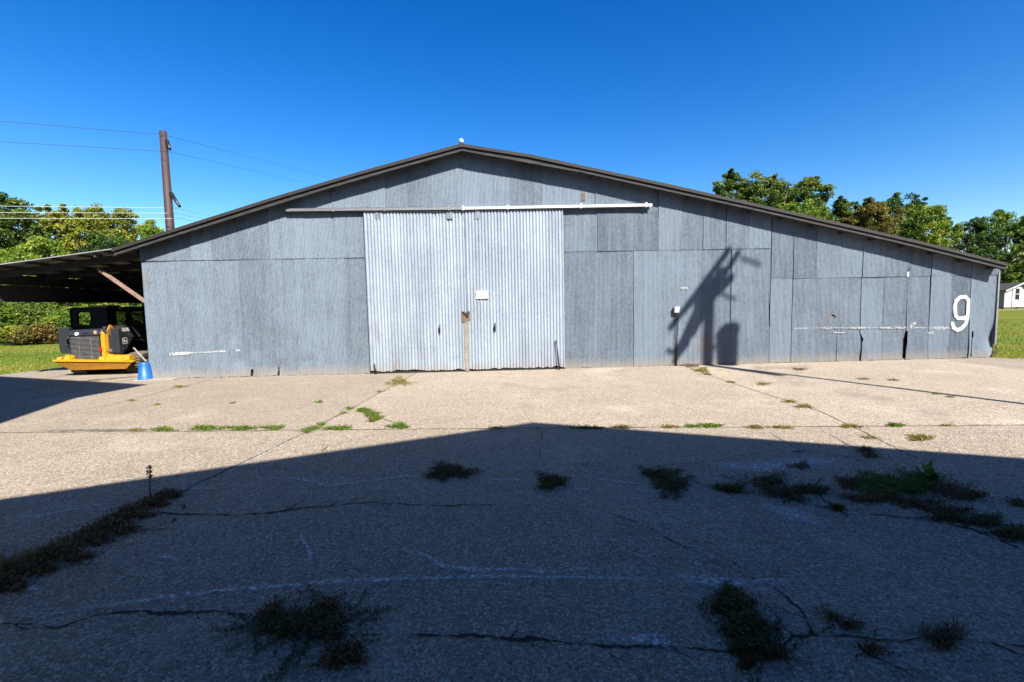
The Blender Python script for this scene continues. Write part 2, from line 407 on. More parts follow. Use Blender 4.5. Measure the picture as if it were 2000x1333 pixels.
crack([(736, 815), (770, 826), (800, 836)], [.015, .01, .008], 31)
# pale lime / worn chalk streaks
def streak(px, w, seed): return ribbon([G(*p) for p in px], w, 'pale_streak', 'chalk', .006, jit=.35, parent=ap, edge=True, seed=seed, wander=.009)
streak([(20, 1215), (160, 1190), (300, 1172), (420, 1155), (530, 1148), (640, 1138), (800, 1132), (960, 1128), (1150, 1130), (1350, 1138)], [.05, .06, .06, .06, .06, .06, .05, .04, .04, .03], 40)
streak([(770, 1070), (830, 1085), (870, 1108), (930, 1115), (1000, 1112), (1080, 1118), (1150, 1112), (1200, 1120)], [.04, .07, .07, .06, .05, .05, .06, .03], 41)
streak([(585, 1040), (600, 1070), (605, 1095), (603, 1115)], [.03, .04, .04, .03], 42)
streak([(535, 930), (590, 938), (640, 950), (700, 943), (790, 930), (850, 934)], [.05, .06, .06, .05, .06, .04], 43)
streak([(0, 1016), (90, 1006), (180, 990), (260, 978)], [.04, .05, .03, .03], 44)
streak([(320, 962), (360, 955), (430, 955)], [.04, .05, .03], 45)
streak([(1140, 936), (1190, 940), (1265, 948)], [.05, .06, .04], 46)
streak([(930, 938), (980, 940), (1040, 938)], [.03, .05, .03], 47)
streak([(1110, 957), (1160, 957)], [.05, .04], 48)
streak([(20, 1150), (95, 1152)], [.06, .05], 49)
streak([(300, 1085), (360, 1092)], [.06, .05], 50)
streak([(1300, 1118), (1370, 1135), (1440, 1140), (1560, 1136)], [.12, .14, .10, .06], 51)
streak([(1380, 905), (1470, 915), (1560, 905), (1640, 900)], [.2, .35, .4, .25], 52)
streak([(1480, 985), (1560, 1010), (1620, 1030)], [.2, .3, .2], 53)
streak([(1180, 1245), (1260, 1250), (1330, 1262)], [.08, .12, .06], 54)
streak([(340, 965), (430, 930), (520, 885), (600, 845)], [.02, .03, .04, .03], 55)
streak([(280, 740), (250, 741), (150, 752)], [.15, .12, .05], 56)
rb = ribbon([G(60, 842), G(200, 841), G(300, 840)], [.12, .2, .08], 'stain', 'stain', .005, parent=ap, edge=True, seed=60)
ribbon([G(130, 748), G(200, 742), G(280, 735)], [.3, .5, .3], 'stain', 'stain', .0055, parent=ap, edge=True, seed=61)

# ------------------------------------------------------------------ barn
OV = -.30
prof_px = [(221, 486), (540, 384.6), (711, 334), (901, 281.7), (1034, 302.6), (1300, 359.6), (1556, 417), (1800, 473), (1965, 514.7)]
prof = [W(x, y, OV)[[0, 2]] for x, y in prof_px]
PX = np.array([p[0] for p in prof]); PZ = np.array([p[1] for p in prof])
def rz(x): return np.interp(x, PX, PZ)
XL, XR = float(W(285, 620)[0]), float(W(1945.5, 620)[0])
DEPTH = 24.0
barn = empty('metal_barn', (2.3, 0, 0), label='long low barn of grey corrugated metal with big sliding doors and a white 9', cat='barn')
BO = np.array(barn.location)
def B(o, label=None, parent=None):
    if parent is None: o.parent = barn; o.location = Vector(o.location)-Vector(barn.location)
    else: o.parent = parent
    if label: o['label'] = label
    return o
def in_poly(x, z, poly):
    c = np.zeros(x.shape, bool); n = len(poly)
    for i in range(n):
        x0, z0 = poly[i]; x1, z1 = poly[(i+1) % n]
        if z0 == z1: continue
        c ^= ((z0 > z) != (z1 > z)) & (x < (x1-x0)*(z-z0)/(z1-z0)+x0)
    return c
def pw(p): w = W(*p); return (w[0], w[2])
gaps = [[pw(p) for p in poly] for poly in (
    [(1677, 706), (1680, 706), (1683, 668), (1686, 664), (1679, 650), (1679, 668)],
    [(1762, 700), (1765.5, 700), (1770, 664), (1772, 646), (1768, 646), (1763, 664)],
    [(1892, 697), (1896, 697), (1897, 665), (1901, 650), (1897, 646), (1894, 665)],
    [(1623, 613), (1633, 618), (1631, 621), (1624, 617)],
    [(1770, 528), (1777, 522), (1777, 530), (1771, 531)],
    [(490, 722), (496, 720), (495, 737), (490, 737)],
    [(541, 735), (544, 712), (547, 735)], [(1931, 700), (1946, 700), (1944, 680), (1940, 686)],
    [(1501.5, 640), (1503.5, 640), (1503, 600), (1501.8, 560)],
)]
def corr(sheets, pitch, amp, seg, rowh, name, m, y0=0.0, drop=gaps, origin=None, dents=(), ragged=0.0, seed=0, prf=1):
    """sheets: (x0, x1, zb, zt(function or number), tone, dy, tilt)"""
    V = []; Fc = []; T = []; base = 0; r = np.random.RandomState(seed)
    for (x0, x1, zb, zt, tone, dy, tilt) in sheets:
        nx = max(3, int(round((x1-x0)/pitch*seg))+1); xs = np.linspace(x0, x1, nx)
        top = zt(xs) if callable(zt) else np.full(nx, zt)
        bot = np.full(nx, zb) + (ragged*np.abs(np.interp(xs, np.linspace(x0, x1, 12), r.uniform(-1, 1, 12))) if ragged else 0)
        nr = max(2, int((top.max()-zb)/rowh)+1); t = np.linspace(0, 1, nr)[:, None]
        Z = bot[None]*(1-t)+top[None]*t; X = np.repeat(xs[None], nr, 0)
        Y = y0+dy-(amp*np.cos(2*np.pi*X/pitch) if prf == 1 else amp*(2*(.5+.5*np.cos(2*np.pi*X/pitch))**prf-1))+tilt*(X-(x0+x1)/2)
        Y += .006*np.sin(X*1.7+Z*.9+dy*900)+.004*np.sin(Z*3.1+X*2.2)
        Y -= (.003+.010*abs(math.sin(x0*37.7)))*np.exp(-((X-x0)/.022)**2)*(1 if prf == 1 else 0)
        for (cx, cz, rx, rzz, dd) in dents: Y += dd*np.exp(-((X-cx)/rx)**2-((Z-cz)/rzz)**2)
        V.append(np.stack([X, Y, Z], 2).reshape(-1, 3))
        i, j = np.meshgrid(np.arange(nr-1), np.arange(nx-1), indexing='ij'); a = (base+i*nx+j).ravel()
        f = np.stack([a, a+1, a+nx+1, a+nx], 1); cx = (X[:-1, :-1]+X[1:, 1:]).ravel()/2; cz = (Z[:-1, :-1]+Z[1:, 1:]).ravel()/2
        keep = np.ones(len(f), bool)
        for g in drop: keep &= ~in_poly(cx, cz, g)
        Fc.append(f[keep]); T.append(np.full(keep.sum(), tone)); base += nr*nx
    return npmesh(name, np.concatenate(V), np.concatenate(Fc), m, None, {'tone': ('FACE', np.concatenate(T))}, smooth=True, loc=origin or barn.location)
topf = lambda xs: rz(xs)-.10
zs = lambda px, py: float(W(px, py)[2])
xw = lambda px, py=560: float(W(px, py)[0])
def runs(edges, zb, zt, seed, tv=1.0, lap=.03, dyv=.005):
    r = np.random.RandomState(seed); out = []
    for i in range(len(edges)-1):
        out.append((edges[i]-(lap if i else 0), edges[i+1], zb, zt, .5+tv*(r.rand()-.5), -.004*(i % 2)+dyv*(r.rand()-.5), .008*(r.rand()-.3)))
    return out
P1 = .0335; A1 = .0065
zL = zs(500, 507)
xdl, xdr = float(W(719, 560)[0]), float(W(1098.5, 560)[0])
dentsL = [(xw(470, 710), .42, .22, .16, .035), (xw(455, 700), .7, .12, .3, -.02), (xw(540, 720), .2, .15, .2, .03), (xw(497, 715), .3, .1, .3, -.03), (xw(600, 700), .35, .3, .1, .015)]
eL_ = [XL, xw(420), xw(470), xw(535), xw(580), xw(640), xw(675), xdl]
B(corr(runs(eL_, .0, zL+.03, 3, .5), P1, A1, 6, .06, 'lower_wall_sheet', 'wall', -.004, dents=dentsL, ragged=.02, seed=4), 'lower left wall of narrow ribbed grey sheets with dents near its foot')
zr2 = zs(1300, 489)
eR = [xdr, xw(1240), xw(1286), xw(1372), xw(1430), xw(1504)]
B(corr(runs(eR, .0, zr2+.03, 5, .55), P1, A1, 6, .06, 'lower_wall_sheet', 'wall', -.004, dents=[(xw(1425, 620), zs(1425, 620), .05, .25, .02), (xw(1440, 580), zs(1440, 580), .1, .1, .015)], ragged=.015, seed=6), 'lower wall of ribbed grey sheets right of the doors')
sx = [xw(s, 520) for s in (1506, 1551, 1596, 1641, 1686, 1731, 1776, 1821, 1860, 1900)]+[XR]
zf = zs(1730, 541)
B(corr(runs(sx, .0, zf+.03, 8, .6), P1, A1, 6, .04, 'lower_wall_sheet', 'wall', -.004, dents=[(XR, .5, .25, .35, .09), (xw(1775), .4, .1, .5, -.03), (xw(1683), .35, .1, .3, -.03), (xw(1898), .3, .08, .35, -.03)], ragged=.02, seed=9), 'lower far right wall of patched sheets split at the seams')
eu = [XL, xw(380), xw(420), xw(535), xw(600), xw(660), xw(760), xw(845, 360), xw(905, 360), xw(1000, 360), xw(1060, 360), xw(1165, 360), xw(1286, 440)]
B(corr(runs(eu[:7], zL, topf, 11, .5), P1, A1, 6, .25, 'upper_wall_sheet', 'wall', -.016), 'upper left gable sheets')
zd = zs(900, 420)
B(corr(runs(eu[6:], zd, topf, 12, .5), P1, A1, 6, .25, 'gable_sheet', 'wall'), 'gable sheets above the sliding doors')
B(corr(runs([xdr, xw(1170), xw(1286)], zr2, zd+.02, 14, .5), P1, A1, 6, .25, 'upper_wall_sheet', 'wall', -.014))
e2 = [xw(1286, 440), xw(1331, 440), xw(1375, 440), xw(1420, 440), xw(1465, 440), xw(1506, 440)]
B(corr(runs(e2, zr2, topf, 15, .6), P1, A1, 6, .25, 'upper_wall_sheet', 'wall', -.017), 'upper right gable sheets with lapped edges')
B(corr(runs(sx, zf, topf, 16, .65), P1, A1, 6, .1, 'upper_wall_sheet', 'wall', -.015, seed=17), 'upper far right sheets under the eave')
# side, back walls and dark backing sheet
mb = MB(); yb = DEPTH
def sidewall(x, zt, nm):
    n = int((yb-0.03)/P1*6); ys = np.linspace(.03, yb, n); xs = x+A1*np.cos(2*np.pi*ys/P1)
    v = np.concatenate([np.stack([xs, ys, np.zeros(n)], 1), np.stack([xs, ys, np.full(n, zt)], 1)])
    i = np.arange(n-1); return npmesh(nm, v, np.stack([i, i+1, n+i+1, n+i], 1), 'wall', None, {'tone': ('FACE', np.full(n-1, .5))}, True, barn.location)
B(sidewall(XL+.01, float(rz(XL))-.08, 'side_wall')); B(sidewall(XR-.01, float(rz(XR))-.08, 'side_wall'))
B(corr([(XL, XR, 0, topf, .5, 0, 0)], P1, A1, 6, .6, 'back_wall', 'wall', yb, drop=[]))
# corner trim and a black sheet that paints the interior dark behind the splits
mb = MB(); mb.prism([(x, .06, 0) for x in (XL+.05, XR-.05)] + [(x, .06, float(rz(x))-.2) for x in [XR-.05]+[float(p) for p in PX[::-1] if XL < p < XR]+[XL+.05]], (0, .03, 0))
B(mb.build('dark_backing', 'hole', origin=barn.location))
mb = MB(); ct_ = W(1949.5, 530); mb.box((XR-.035, -.035, .35), (XR+.012, -.022, ct_[2]))
mb.box((XR+.001, -.022, .35), (XR+.012, .05, ct_[2]))
B(mb.build('corner_trim', 'track', origin=barn.location))
# roof: one sheet per slope, with boards under its front edge
def roofslab(i0, i1, y0, y1, dz0, dz1, name, m, extra=None):
    xs = list(PX[i0:i1+1]); zs_ = list(PZ[i0:i1+1])
    mb = MB(); n = len(xs)
    for k in range(n-1):
        a = [(xs[k], y0, zs_[k]+dz0), (xs[k+1], y0, zs_[k+1]+dz0), (xs[k+1], y1, zs_[k+1]+dz0), (xs[k], y1, zs_[k]+dz0)]
        b = [(x, y, z+dz1-dz0) for x, y, z in a]; mb.hexa(a, b)
    return mb.build(name, m, origin=barn.location)
roof = B(roofslab(0, 3, OV-.045, DEPTH+.3, -.075, .0, 'roof', 'roof'))
roof2 = B(roofslab(3, 8, OV-.045, DEPTH+.3, -.075, .0, 'roof', 'roof'))
# corrugated lip of the roof sheet, uneven along the rake
B(roofslab(0, 3, OV, OV+.04, -.185, -.077, 'fascia', 'fascia')); B(roofslab(3, 8, OV, OV+.04, -.18, -.077, 'fascia', 'fascia'))
def board(pts, dz, h, y0, y1):
    mb = MB()
    for a, b in zip(pts[:-1], pts[1:]):
        za, zb_ = float(rz(a)), float(rz(b)); g = .004
        mb.hexa([(a+g, y0, za-dz-h), (b-g, y0, zb_-dz-h), (b-g, y1, zb_-dz-h), (a+g, y1, za-dz-h)], [(a+g, y0, za-dz), (b-g, y0, zb_-dz), (b-g, y1, zb_-dz), (a+g, y1, za-dz)])
    return mb
apx = float(PX[3])
B(board([PX[0]+.05, -7.2, -3.9, -2.0, apx], .125, .05, OV-.022, OV-.001).build('trim_board', 'fascia', origin=barn.location))
B(board([apx, 2.2, 6.3, 10.2, PX[-1]-.02], .12, .045, OV-.022, OV-.001).build('trim_board', 'fascia', origin=barn.location))
mb = MB()
for a, b in zip(PX[:-1], PX[1:]):
    za, zb_ = float(rz(a))-.08, float(rz(b))-.08
    mb.hexa([(a, OV+.04, za-.02), (b, OV+.04, zb_-.02), (b, DEPTH, zb_-.02), (a, DEPTH, za-.02)], [(a, OV+.04, za), (b, OV+.04, zb_), (b, DEPTH, zb_), (a, DEPTH, za)])
B(mb.build('roof_deck', 'darkwood', origin=barn.location))
for x in list(np.arange(XL-.9, XR, .81)):
    z = float(rz(x))-.101; B(MB().box((x-.02, OV+.041, z-.09), (x+.02, -.03, z)).build('lookout', 'darkwood', origin=barn.location))
k0 = W(901, 277, OV); mb = MB()
mb.tube([(k0[0], OV, k0[2]-.16), (k0[0], OV, k0[2]-.03)], [.035, .03], 10)
kb = B(mb.build('ridge_bracket', 'black', origin=barn.location))
mb = MB(); mb.tube([(k0[0], OV, k0[2]-.05+.13*t) for t in (0, .15, .4, .7, .9, 1)], [.02, .048, .06, .05, .028, .004], 12)
B(mb.build('ridge_lamp', 'white', origin=barn.location), 'white globe on the roof peak')

# sliding doors
def door(x0, x1, zt, name, label, hangers, seed):
    o = corr([(x0, x1, .045, zt, .5, 0, 0)], .081, .019, 14, .08, name, 'door', -.085, drop=[], dents=DD, ragged=.05, seed=seed, prf=.3)
    B(o, label); return o
zt = zs(905, 412); xm = xw(910.5)
DD = [(xw(850, 440), zs(850, 440), .05, .5, .015), (xw(880, 430), zs(880, 430), .5, .12, .016), (xw(870, 560), 2.0, .5, 1.2, .008), (xw(780, 480), 3.0, .6, .8, -.01), (xw(890, 700), .3, .25, .15, .02), (xw(830, 700), .2, .06, .3, .015)]
d1 = door(xdl-.02, xm-.005, zt, 'sliding_door', 'left sliding door leaf, ribbed pale metal with a crease near its top', 0, 21)
DD = [(xw(980, 560), 2.0, .5, 1.2, .015), (xw(930, 700), .2, .2, .2, -.015)]
d2 = door(xm+.005, xdr+.02, zt, 'sliding_door', 'right sliding door leaf, ribbed pale metal with a white notice', 0, 22)
def hanger(px, par):
    x = float(W(px, 420)[0]); z = zs(px, 421); mb = MB(); mb.box((x-.07, -.112, z-.11), (x+.07, -.100, z+.10)); mb.box((x-.02, -.118, z-.08), (x+.02, -.112, z+.16))
    o = mb.build('hanger', 'track', origin=barn.location); o.parent = par; o.location = Vector((0, 0, 0)); 
    for dx in (-.045, .045):
        for dz in (-.07, .04): pass
for px, par in ((738, d1), (879, d1), (933, d2)): hanger(px, par)
def part(mb, name, m, par, label=None, bevel=0):
    o = mb.build(name, m, origin=barn.location, bevel=bevel); o.parent = par; o.location = (0, 0, 0)
    if label: o['label'] = label
    return o
def handle(px, py, par):
    w = W(px, py, -.11); mb = MB(); x, z = w[0], w[2]
    mb.box((x-.03, -.108, z-.08), (x+.02, -.098, z+.03)); mb.bar((x+.015, -.108, z-.10), (x+.02, -.135, z-.08), .02, .02); mb.tube([(x+.015, -.125, z-.10), (x+.02, -.13, z+.12)], .014, 8)
    part(mb, 'handle', 'black', par)
handle(858, 644, d1); handle(966, 640, d2)
w0, w1 = W(930.5, 584.5, -.1), W(953, 568, -.1)
mb = MB(); mb.box((w0[0], -.112, w0[2]), (w1[0], -.104, w1[2])); part(mb, 'notice', 'white', d2, 'plain white rectangular notice')
for i in range(4): x = w0[0]+.05+i*.075; part(MB().box((x, -.1145, w0[2]-.012), (x+.03, -.100, w0[2]+.012)), 'clip', 'black', d2)
# latch plate, chain, timber edge strip between the leaves
mb = MB(); a = W(910.5, 630, -.1); x = a[0]; mb.box((x-.055, -.108, .02), (x+.05, -.097, 1.45)); part(mb, 'edge_strip', simple('weathered_edge', (.36, .33, .26), .8, 0, .4, 5, dirt=(.13, .08, .045)), d1)
mb = MB(); zc = zs(910, 617); mb.box((x-.10, -.114, zc-.17), (x+.02, -.109, zc+.10)); mb.box((x+.03, -.116, zc-.12), (x+.10, -.111, zc+.08)); part(mb, 'latch_plate', 'rust', d1)
mb = MB()
for i in range(7):
    t = i/6; cxx = x-.07+.15*t; cz = zc+.10-.07*math.sin(math.pi*t); mb.tube([(cxx-.016, -.125, cz+.006), (cxx, -.138, cz), (cxx+.016, -.125, cz-.006)], .012, 6)
mb.box((x+.01, -.15, zc-.02), (x+.06, -.118, zc+.06)); part(mb, 'latch_chain', 'black', d1)
# near-black strip painted in as the shade of the gap under the doors
mb = MB(); mb.box((xdl-.03, -.07, .004), (xdr+.03, -.03, .05)); B(mb.build('gap_shade_strip', 'hole', origin=barn.location))
# rail
ta, tb, tcc = W(560, 411, -.12), W(905, 407.5, -.12), W(1273, 401, -.12)
def rail(a, b, m, lab):
    mb = MB(); x0, x1, z0, z1 = a[0], b[0], a[2], b[2]
    for (ya, yb_, da, db) in ((-.165, -.155, -.036, .034), (-.165, -.02, .028, .036), (-.06, -.05, -.036, .028)):
        mb.hexa([(x0, ya, z0+da), (x1, ya, z1+da), (x1, yb_, z1+da), (x0, yb_, z0+da)], [(x0, ya, z0+db), (x1, ya, z1+db), (x1, yb_, z1+db), (x0, yb_, z0+db)])
    return B(mb.build('door_rail', m, origin=barn.location), lab)
rail(ta, tb, 'track', 'older dull grey half of the door rail'); tr = rail(tb, tcc, 'track_new', 'brighter white half of the door rail')
mb = MB()
mb.box((ta[0], -.15, ta[2]-.10), (tcc[0], -.03, ta[2]-.055)) if 0 else None
for px in (652, 752, 878, 905, 992, 1135, 1262):
    p = W(px, 404, -.12); zr_ = float(np.interp(p[0], [ta[0], tb[0], tcc[0]], [ta[2], tb[2], tcc[2]]))
    B(MB().box((p[0]-.03, -.172, zr_-.05), (p[0]+.02, -.0, zr_+.06)).build('rail_bracket', 'track' if px < 900 else 'track_new', origin=barn.location))
# white 9 and smears, painted over the ribs
def paint(inside, x0, x1, z0, z1, name, label=None, yo=-.012, pitch=P1, amp=A1, cell=.007):
    nx = int((x1-x0)/cell)+2; nz = int((z1-z0)/cell)+2; xs = np.linspace(x0, x1, nx); zz = np.linspace(z0, z1, nz)
    X, Z = np.meshgrid(xs, zz); Y = yo-amp*np.cos(2*np.pi*X/pitch)-.006+.006*np.sin(X*1.7+Z*.9)+.004*np.sin(Z*3.1+X*2.2)
    i, j = np.meshgrid(np.arange(nz-1), np.arange(nx-1), indexing='ij'); a = (i*nx+j).ravel(); f = np.stack([a, a+1, a+nx+1, a+nx], 1)
    cx = (X[:-1, :-1]+X[1:, 1:]).ravel()/2; cz = (Z[:-1, :-1]+Z[1:, 1:]).ravel()/2
    k = inside(cx, cz); v = np.stack([X, Y, Z], 2).reshape(-1, 3)
    return B(npmesh(name, v, f[k], 'wpaint', None, None, True, barn.location), label)
def vnoise(x, z, s, seed):
    r = np.random.RandomState(seed); g = r.rand(128, 128); u, w = x*s+1000, z*s+1000; iu, iw = np.floor(u).astype(int), np.floor(w).astype(int); fu, fw = u-iu, w-iw
    a = g[iu % 128, iw % 128]; b = g[(iu+1) % 128, iw % 128]; c = g[iu % 128, (iw+1) % 128]; d = g[(iu+1) % 128, (iw+1) % 128]
    return (a*(1-fu)+b*fu)*(1-fw)+(c*(1-fu)+d*fu)*fw
def stroke(pts, w, ns=0.03):
    P = [np.array(pw(p)) for p in pts]
    def f(x, z):
        best = np.full(x.shape, 9.)
        for i, (a, b) in enumerate(zip(P[:-1], P[1:])):
            ab = b-a; t = np.clip(((x-a[0])*ab[0]+(z-a[1])*ab[1])/(ab@ab), 0, 1); wi = w if not hasattr(w, '__len__') else w[i]
            best = np.minimum(best, np.hypot(x-a[0]-t*ab[0], z-a[1]-t*ab[1])/wi)
        return (best < 1+ns*10*(vnoise(x, z, 22, 3)-.5)) & (vnoise(x*1.6, z*.6, 60, 4) > .10)
    return f
nine = stroke([(1888, 618), (1881, 622), (1870, 622), (1865, 617), (1864, 600), (1866, 588), (1874, 581), (1884, 580), (1890, 586), (1889, 605), (1888, 622), (1884, 634), (1876, 642), (1869, 645), (1862, 641), (1859, 632)], .049, .012)
a, b = W(1850, 655), W(1897, 572); paint(nine, a[0]-.1, b[0]+.1, a[2]-.1, b[2]+.1, 'painted_number', 'large white hand-painted 9')
def smear(segs, seed, dens):
    P = [(np.array(pw(a)), np.array(pw(b)), w) for a, b, w in segs]
    def f(x, z):
        k = np.zeros(x.shape, bool)
        for a, b, w in P:
            ab = b-a; t = ((x-a[0])*ab[0]+(z-a[1])*ab[1])/(ab@ab); d = np.abs((x-a[0])*ab[1]-(z-a[1])*ab[0])/np.linalg.norm(ab)
            k |= (t > 0) & (t < 1) & (d < w*(.25+1.5*vnoise(x, z*0, 5, seed))) & (vnoise(x, z*3, 30, seed+1) < dens) & (np.cos(2*np.pi*x/P1) > -.35)
        return k
    return f
a, b = W(1540, 660), W(1860, 625)
paint(smear([((1550, 642), (1580, 641), .028), ((1575, 641), (1860, 640.5), .018), ((1600, 641), (1625, 641), .025), ((1640, 641), (1690, 641), .03), ((1625, 650), (1650, 650), .03), ((1772, 641), (1788, 630), .03), ((1812, 651), (1822, 650), .03), ((1826, 641), (1858, 641), .03)], 5, .62), a[0], b[0]+.1, a[2]-.1, b[2]+.1, 'paint_smear', 'thin broken white paint line left of the 9')
a, b = W(325, 700), W(480, 680)
paint(smear([((332, 692), (386, 689), .022), ((386, 689), (430, 687), .012), ((425, 687), (470, 684.5), .016)], 9, .7), a[0], b[0], a[2]-.05, b[2]+.1, 'paint_smear', 'short white paint streak low on the left wall')
a, b = W(1325, 568), W(1345, 558)
paint(smear([((1328, 563), (1342, 563.5), .03)], 11, .8), a[0], b[0], a[2], b[2], 'paint_smear')
# meter box and cable on the wall
w0, w1 = W(1317, 611.5, -.1), W(1327, 599.5, -.1)
bx = MB(); bx.box((w0[0], -.125, w0[2]), (w1[0], -.028, w1[2])); ebox = B(bx.build('electrical_box', 'off_white', origin=barn.location, bevel=.008), 'small off-white electrical box with a black cable below')
mb = MB(); c0 = W(1324, 612, -.05); c1 = W(1322, 712, -.05)
mb.tube([(c0[0], -.04, c0[2]), (c0[0]-.0, -.05, 1.0), (c0[0]-.02, -.045, .6), (c1[0], -.045, .3), (c1[0]-.01, -.05, 0.0)], .013, 8)
mb.tube([(c0[0]-.04, -.04, c0[2]), (c0[0]-.05, -.05, .95), (c0[0]-.055, -.05, .6), (c1[0]-.02, -.05, .35), (c1[0]-.03, -.05, 0.0)], .011, 8)
part(mb, 'cable', 'black', ebox)
# small repairs: rusty patch, patched bit at the split seam, bolt marks
p = W(1139, 384); B(MB().box((p[0]-.04, -.018, p[2]-.11), (p[0]+.05, -.0125, p[2]+.09)).build('rust_patch', 'rust', origin=barn.location))
p = W(1771, 536); B(MB().prism([(p[0]-.03, -.035, p[2]-.06), (p[0]+.03, -.035, p[2]-.07), (p[0]+.035, -.035, p[2]+.05), (p[0]-.01, -.035, p[2]+.07)], (0, .01, 0)).build('bent_flap', 'track_new', origin=barn.location))
# ------------------------------------------------------------------ lean-to (part of the barn)
EX = -12.55
la, lb = W(221, 486, OV), W(0, 516.5, OV); sl_ = (la[2]-lb[2])/(la[0]-lb[0])
def lz(x): return la[2]+sl_*(x-la[0])
LD = 17.0
def slopebox(x0, x1, y0, y1, d0, d1, nm, m):
    mb = MB(); mb.hexa([(x0, y0, lz(x0)+d0), (x1, y0, lz(x1)+d0), (x1, y1, lz(x1)+d0), (x0, y1, lz(x0)+d0)], [(x0, y0, lz(x0)+d1), (x1, y0, lz(x1)+d1), (x1, y1, lz(x1)+d1), (x0, y1, lz(x0)+d1)])
    return mb.build(nm, m, origin=barn.location)
lroof = B(slopebox(EX-.1, la[0]+.02, OV-.03, LD, -.02, .0, 'lean_to_roof', 'roof_new'), 'low lean-to roof on the left end, bright metal edge')
B(slopebox(la[0]+.021, XL, .0, LD, -.03, -.005, 'lean_to_roof', 'roof'))
for k, y in enumerate(np.arange(OV+.42, LD, 1.25)):   # rafters down the slope
    B(slopebox(EX, XL-.02, y, y+.05, -.24, -.07, 'rafter', 'darkwood'))
for x in np.arange(EX+.12, XL-.1, .62):                # purlins poking past the first rafter
    o = MB(); z = lz(x); o.box((x-.045, OV+.05, z-.068), (x+.045, LD, z-.022)); B(o.build('purlin', 'darkwood', origin=barn.location))
mb = MB(); mb.box((EX-.03, OV+.42, 2.03), (EX+.03, LD, 2.46)); B(mb.build('eave_beam', 'darkwood', origin=barn.location))
mb = MB(); mb.box((EX-.02, OV+.42, 2.47), (EX+.02, LD, lz(EX)-.075)); B(mb.build('eave_board', 'darkwood', origin=barn.location))
for y in (5.2, 11.0, 16.8): B(MB().box((EX-.07, y, 0), (EX+.07, y+.14, 2.03)).build('post', 'darkwood', origin=barn.location))
mb = MB(); a = W(195, 528, .15); b = W(287, 592, .15); mb.bar((a[0]-.02, .15, a[2]+.02), (b[0]+.12, .15, b[2]-.09), .05, .12, up=(0, 1, 0))
B(mb.build('brace', 'brace', origin=barn.location), 'sunlit diagonal wooden brace under the lean-to')
mb = MB(); mb.bar((a[0]+.6, 2.6, a[2]+.0), (XL, 2.6, b[2]), .05, .11, up=(0, 1, 0)); B(mb.build('brace', 'darkwood', origin=barn.location), 'dark diagonal brace deep under the lean-to')
mb = MB(); mb.box((-12.4, LD-.1, 0), (-8.5, LD, 2.9)) if 0 else None
# foundation scraps
B(MB().box((XL-.12, -.30, .002), (XL+.75, -.02, .03)).build('footing', simple('pale_footing', (.45, .40, .33), .9, 0, .3), origin=barn.location))

# ------------------------------------------------------------------ compact loader under the lean-to
LO = Under('track_loader', (-10.9, 1.25, 0), label='yellow and black compact track loader parked under the lean-to', cat='loader')
def L(mb, name, m, label=None, bevel=.012, parent=None):
    o = mb.build(name, m, bevel=bevel, origin=(-10.9, 1.25, 0))
    if parent is None: LO.add(o, label)
    else: o.parent = parent; o.location = (0, 0, 0)
    if parent is not None and label: o['label'] = label
    return o
YR = 1.22
# body core
body = L(MB().box((-11.72, YR+.06, .35), (-10.62, 3.3, 1.12)), 'body', 'charcoal', bevel=.03)
# radiator grille: frame and many bars over a dark core
g0, g1 = W(138, 703, YR), W(196, 655, YR); gx0, gx1, gz0, gz1 = g0[0], g1[0], .40, 1.09
gr = MB(); gr.box((gx0, YR, gz0), (gx0+.05, YR+.06, gz1)); gr.box((gx1-.05, YR, gz0), (gx1, YR+.06, gz1)); gr.box((gx0, YR, gz0-.01), (gx1, YR+.06, gz0+.03)); gr.box((gx0, YR, gz1-.03), (gx1, YR+.06, gz1+.0))
grille = L(gr, 'grille', 'black', bevel=0)
bars = MB(); n = 18
for i in range(n):
    z = gz0+.045+(gz1-gz0-.09)*i/(n-1); bars.hexa([(gx0+.04, YR-.012, z-.012), (gx1-.04, YR-.012, z-.012), (gx1-.04, YR+.03, z+.0), (gx0+.04, YR+.03, z+.0)], [(gx0+.04, YR-.012, z-.004), (gx1-.04, YR-.012, z-.004), (gx1-.04, YR+.03, z+.008), (gx0+.04, YR+.03, z+.008)])
for t in (.3, .68): x = gx0+(gx1-gx0)*t; bars.box((x-.008, YR+.0, gz0+.03), (x+.008, YR+.045, gz1-.03))
L(bars, 'grille_bar', simple('grille_metal', (.2, .205, .21), .4, .2, dirt=(.6, .56, .5)), bevel=0, parent=grille)
fan = MB(); fc = ((gx0+gx1)/2, YR+.052, (gz0+gz1)/2)
for k in range(24):
    a0, a1 = 2*math.pi*k/24, 2*math.pi*(k+1)/24
    fan.tube([(fc[0]+.3*math.cos(a0), YR+.05, fc[2]+.3*math.sin(a0)), (fc[0]+.3*math.cos(a1), YR+.05, fc[2]+.3*math.sin(a1))], .014, 6)
L(fan, 'fan_ring', 'black', bevel=0, parent=grille)
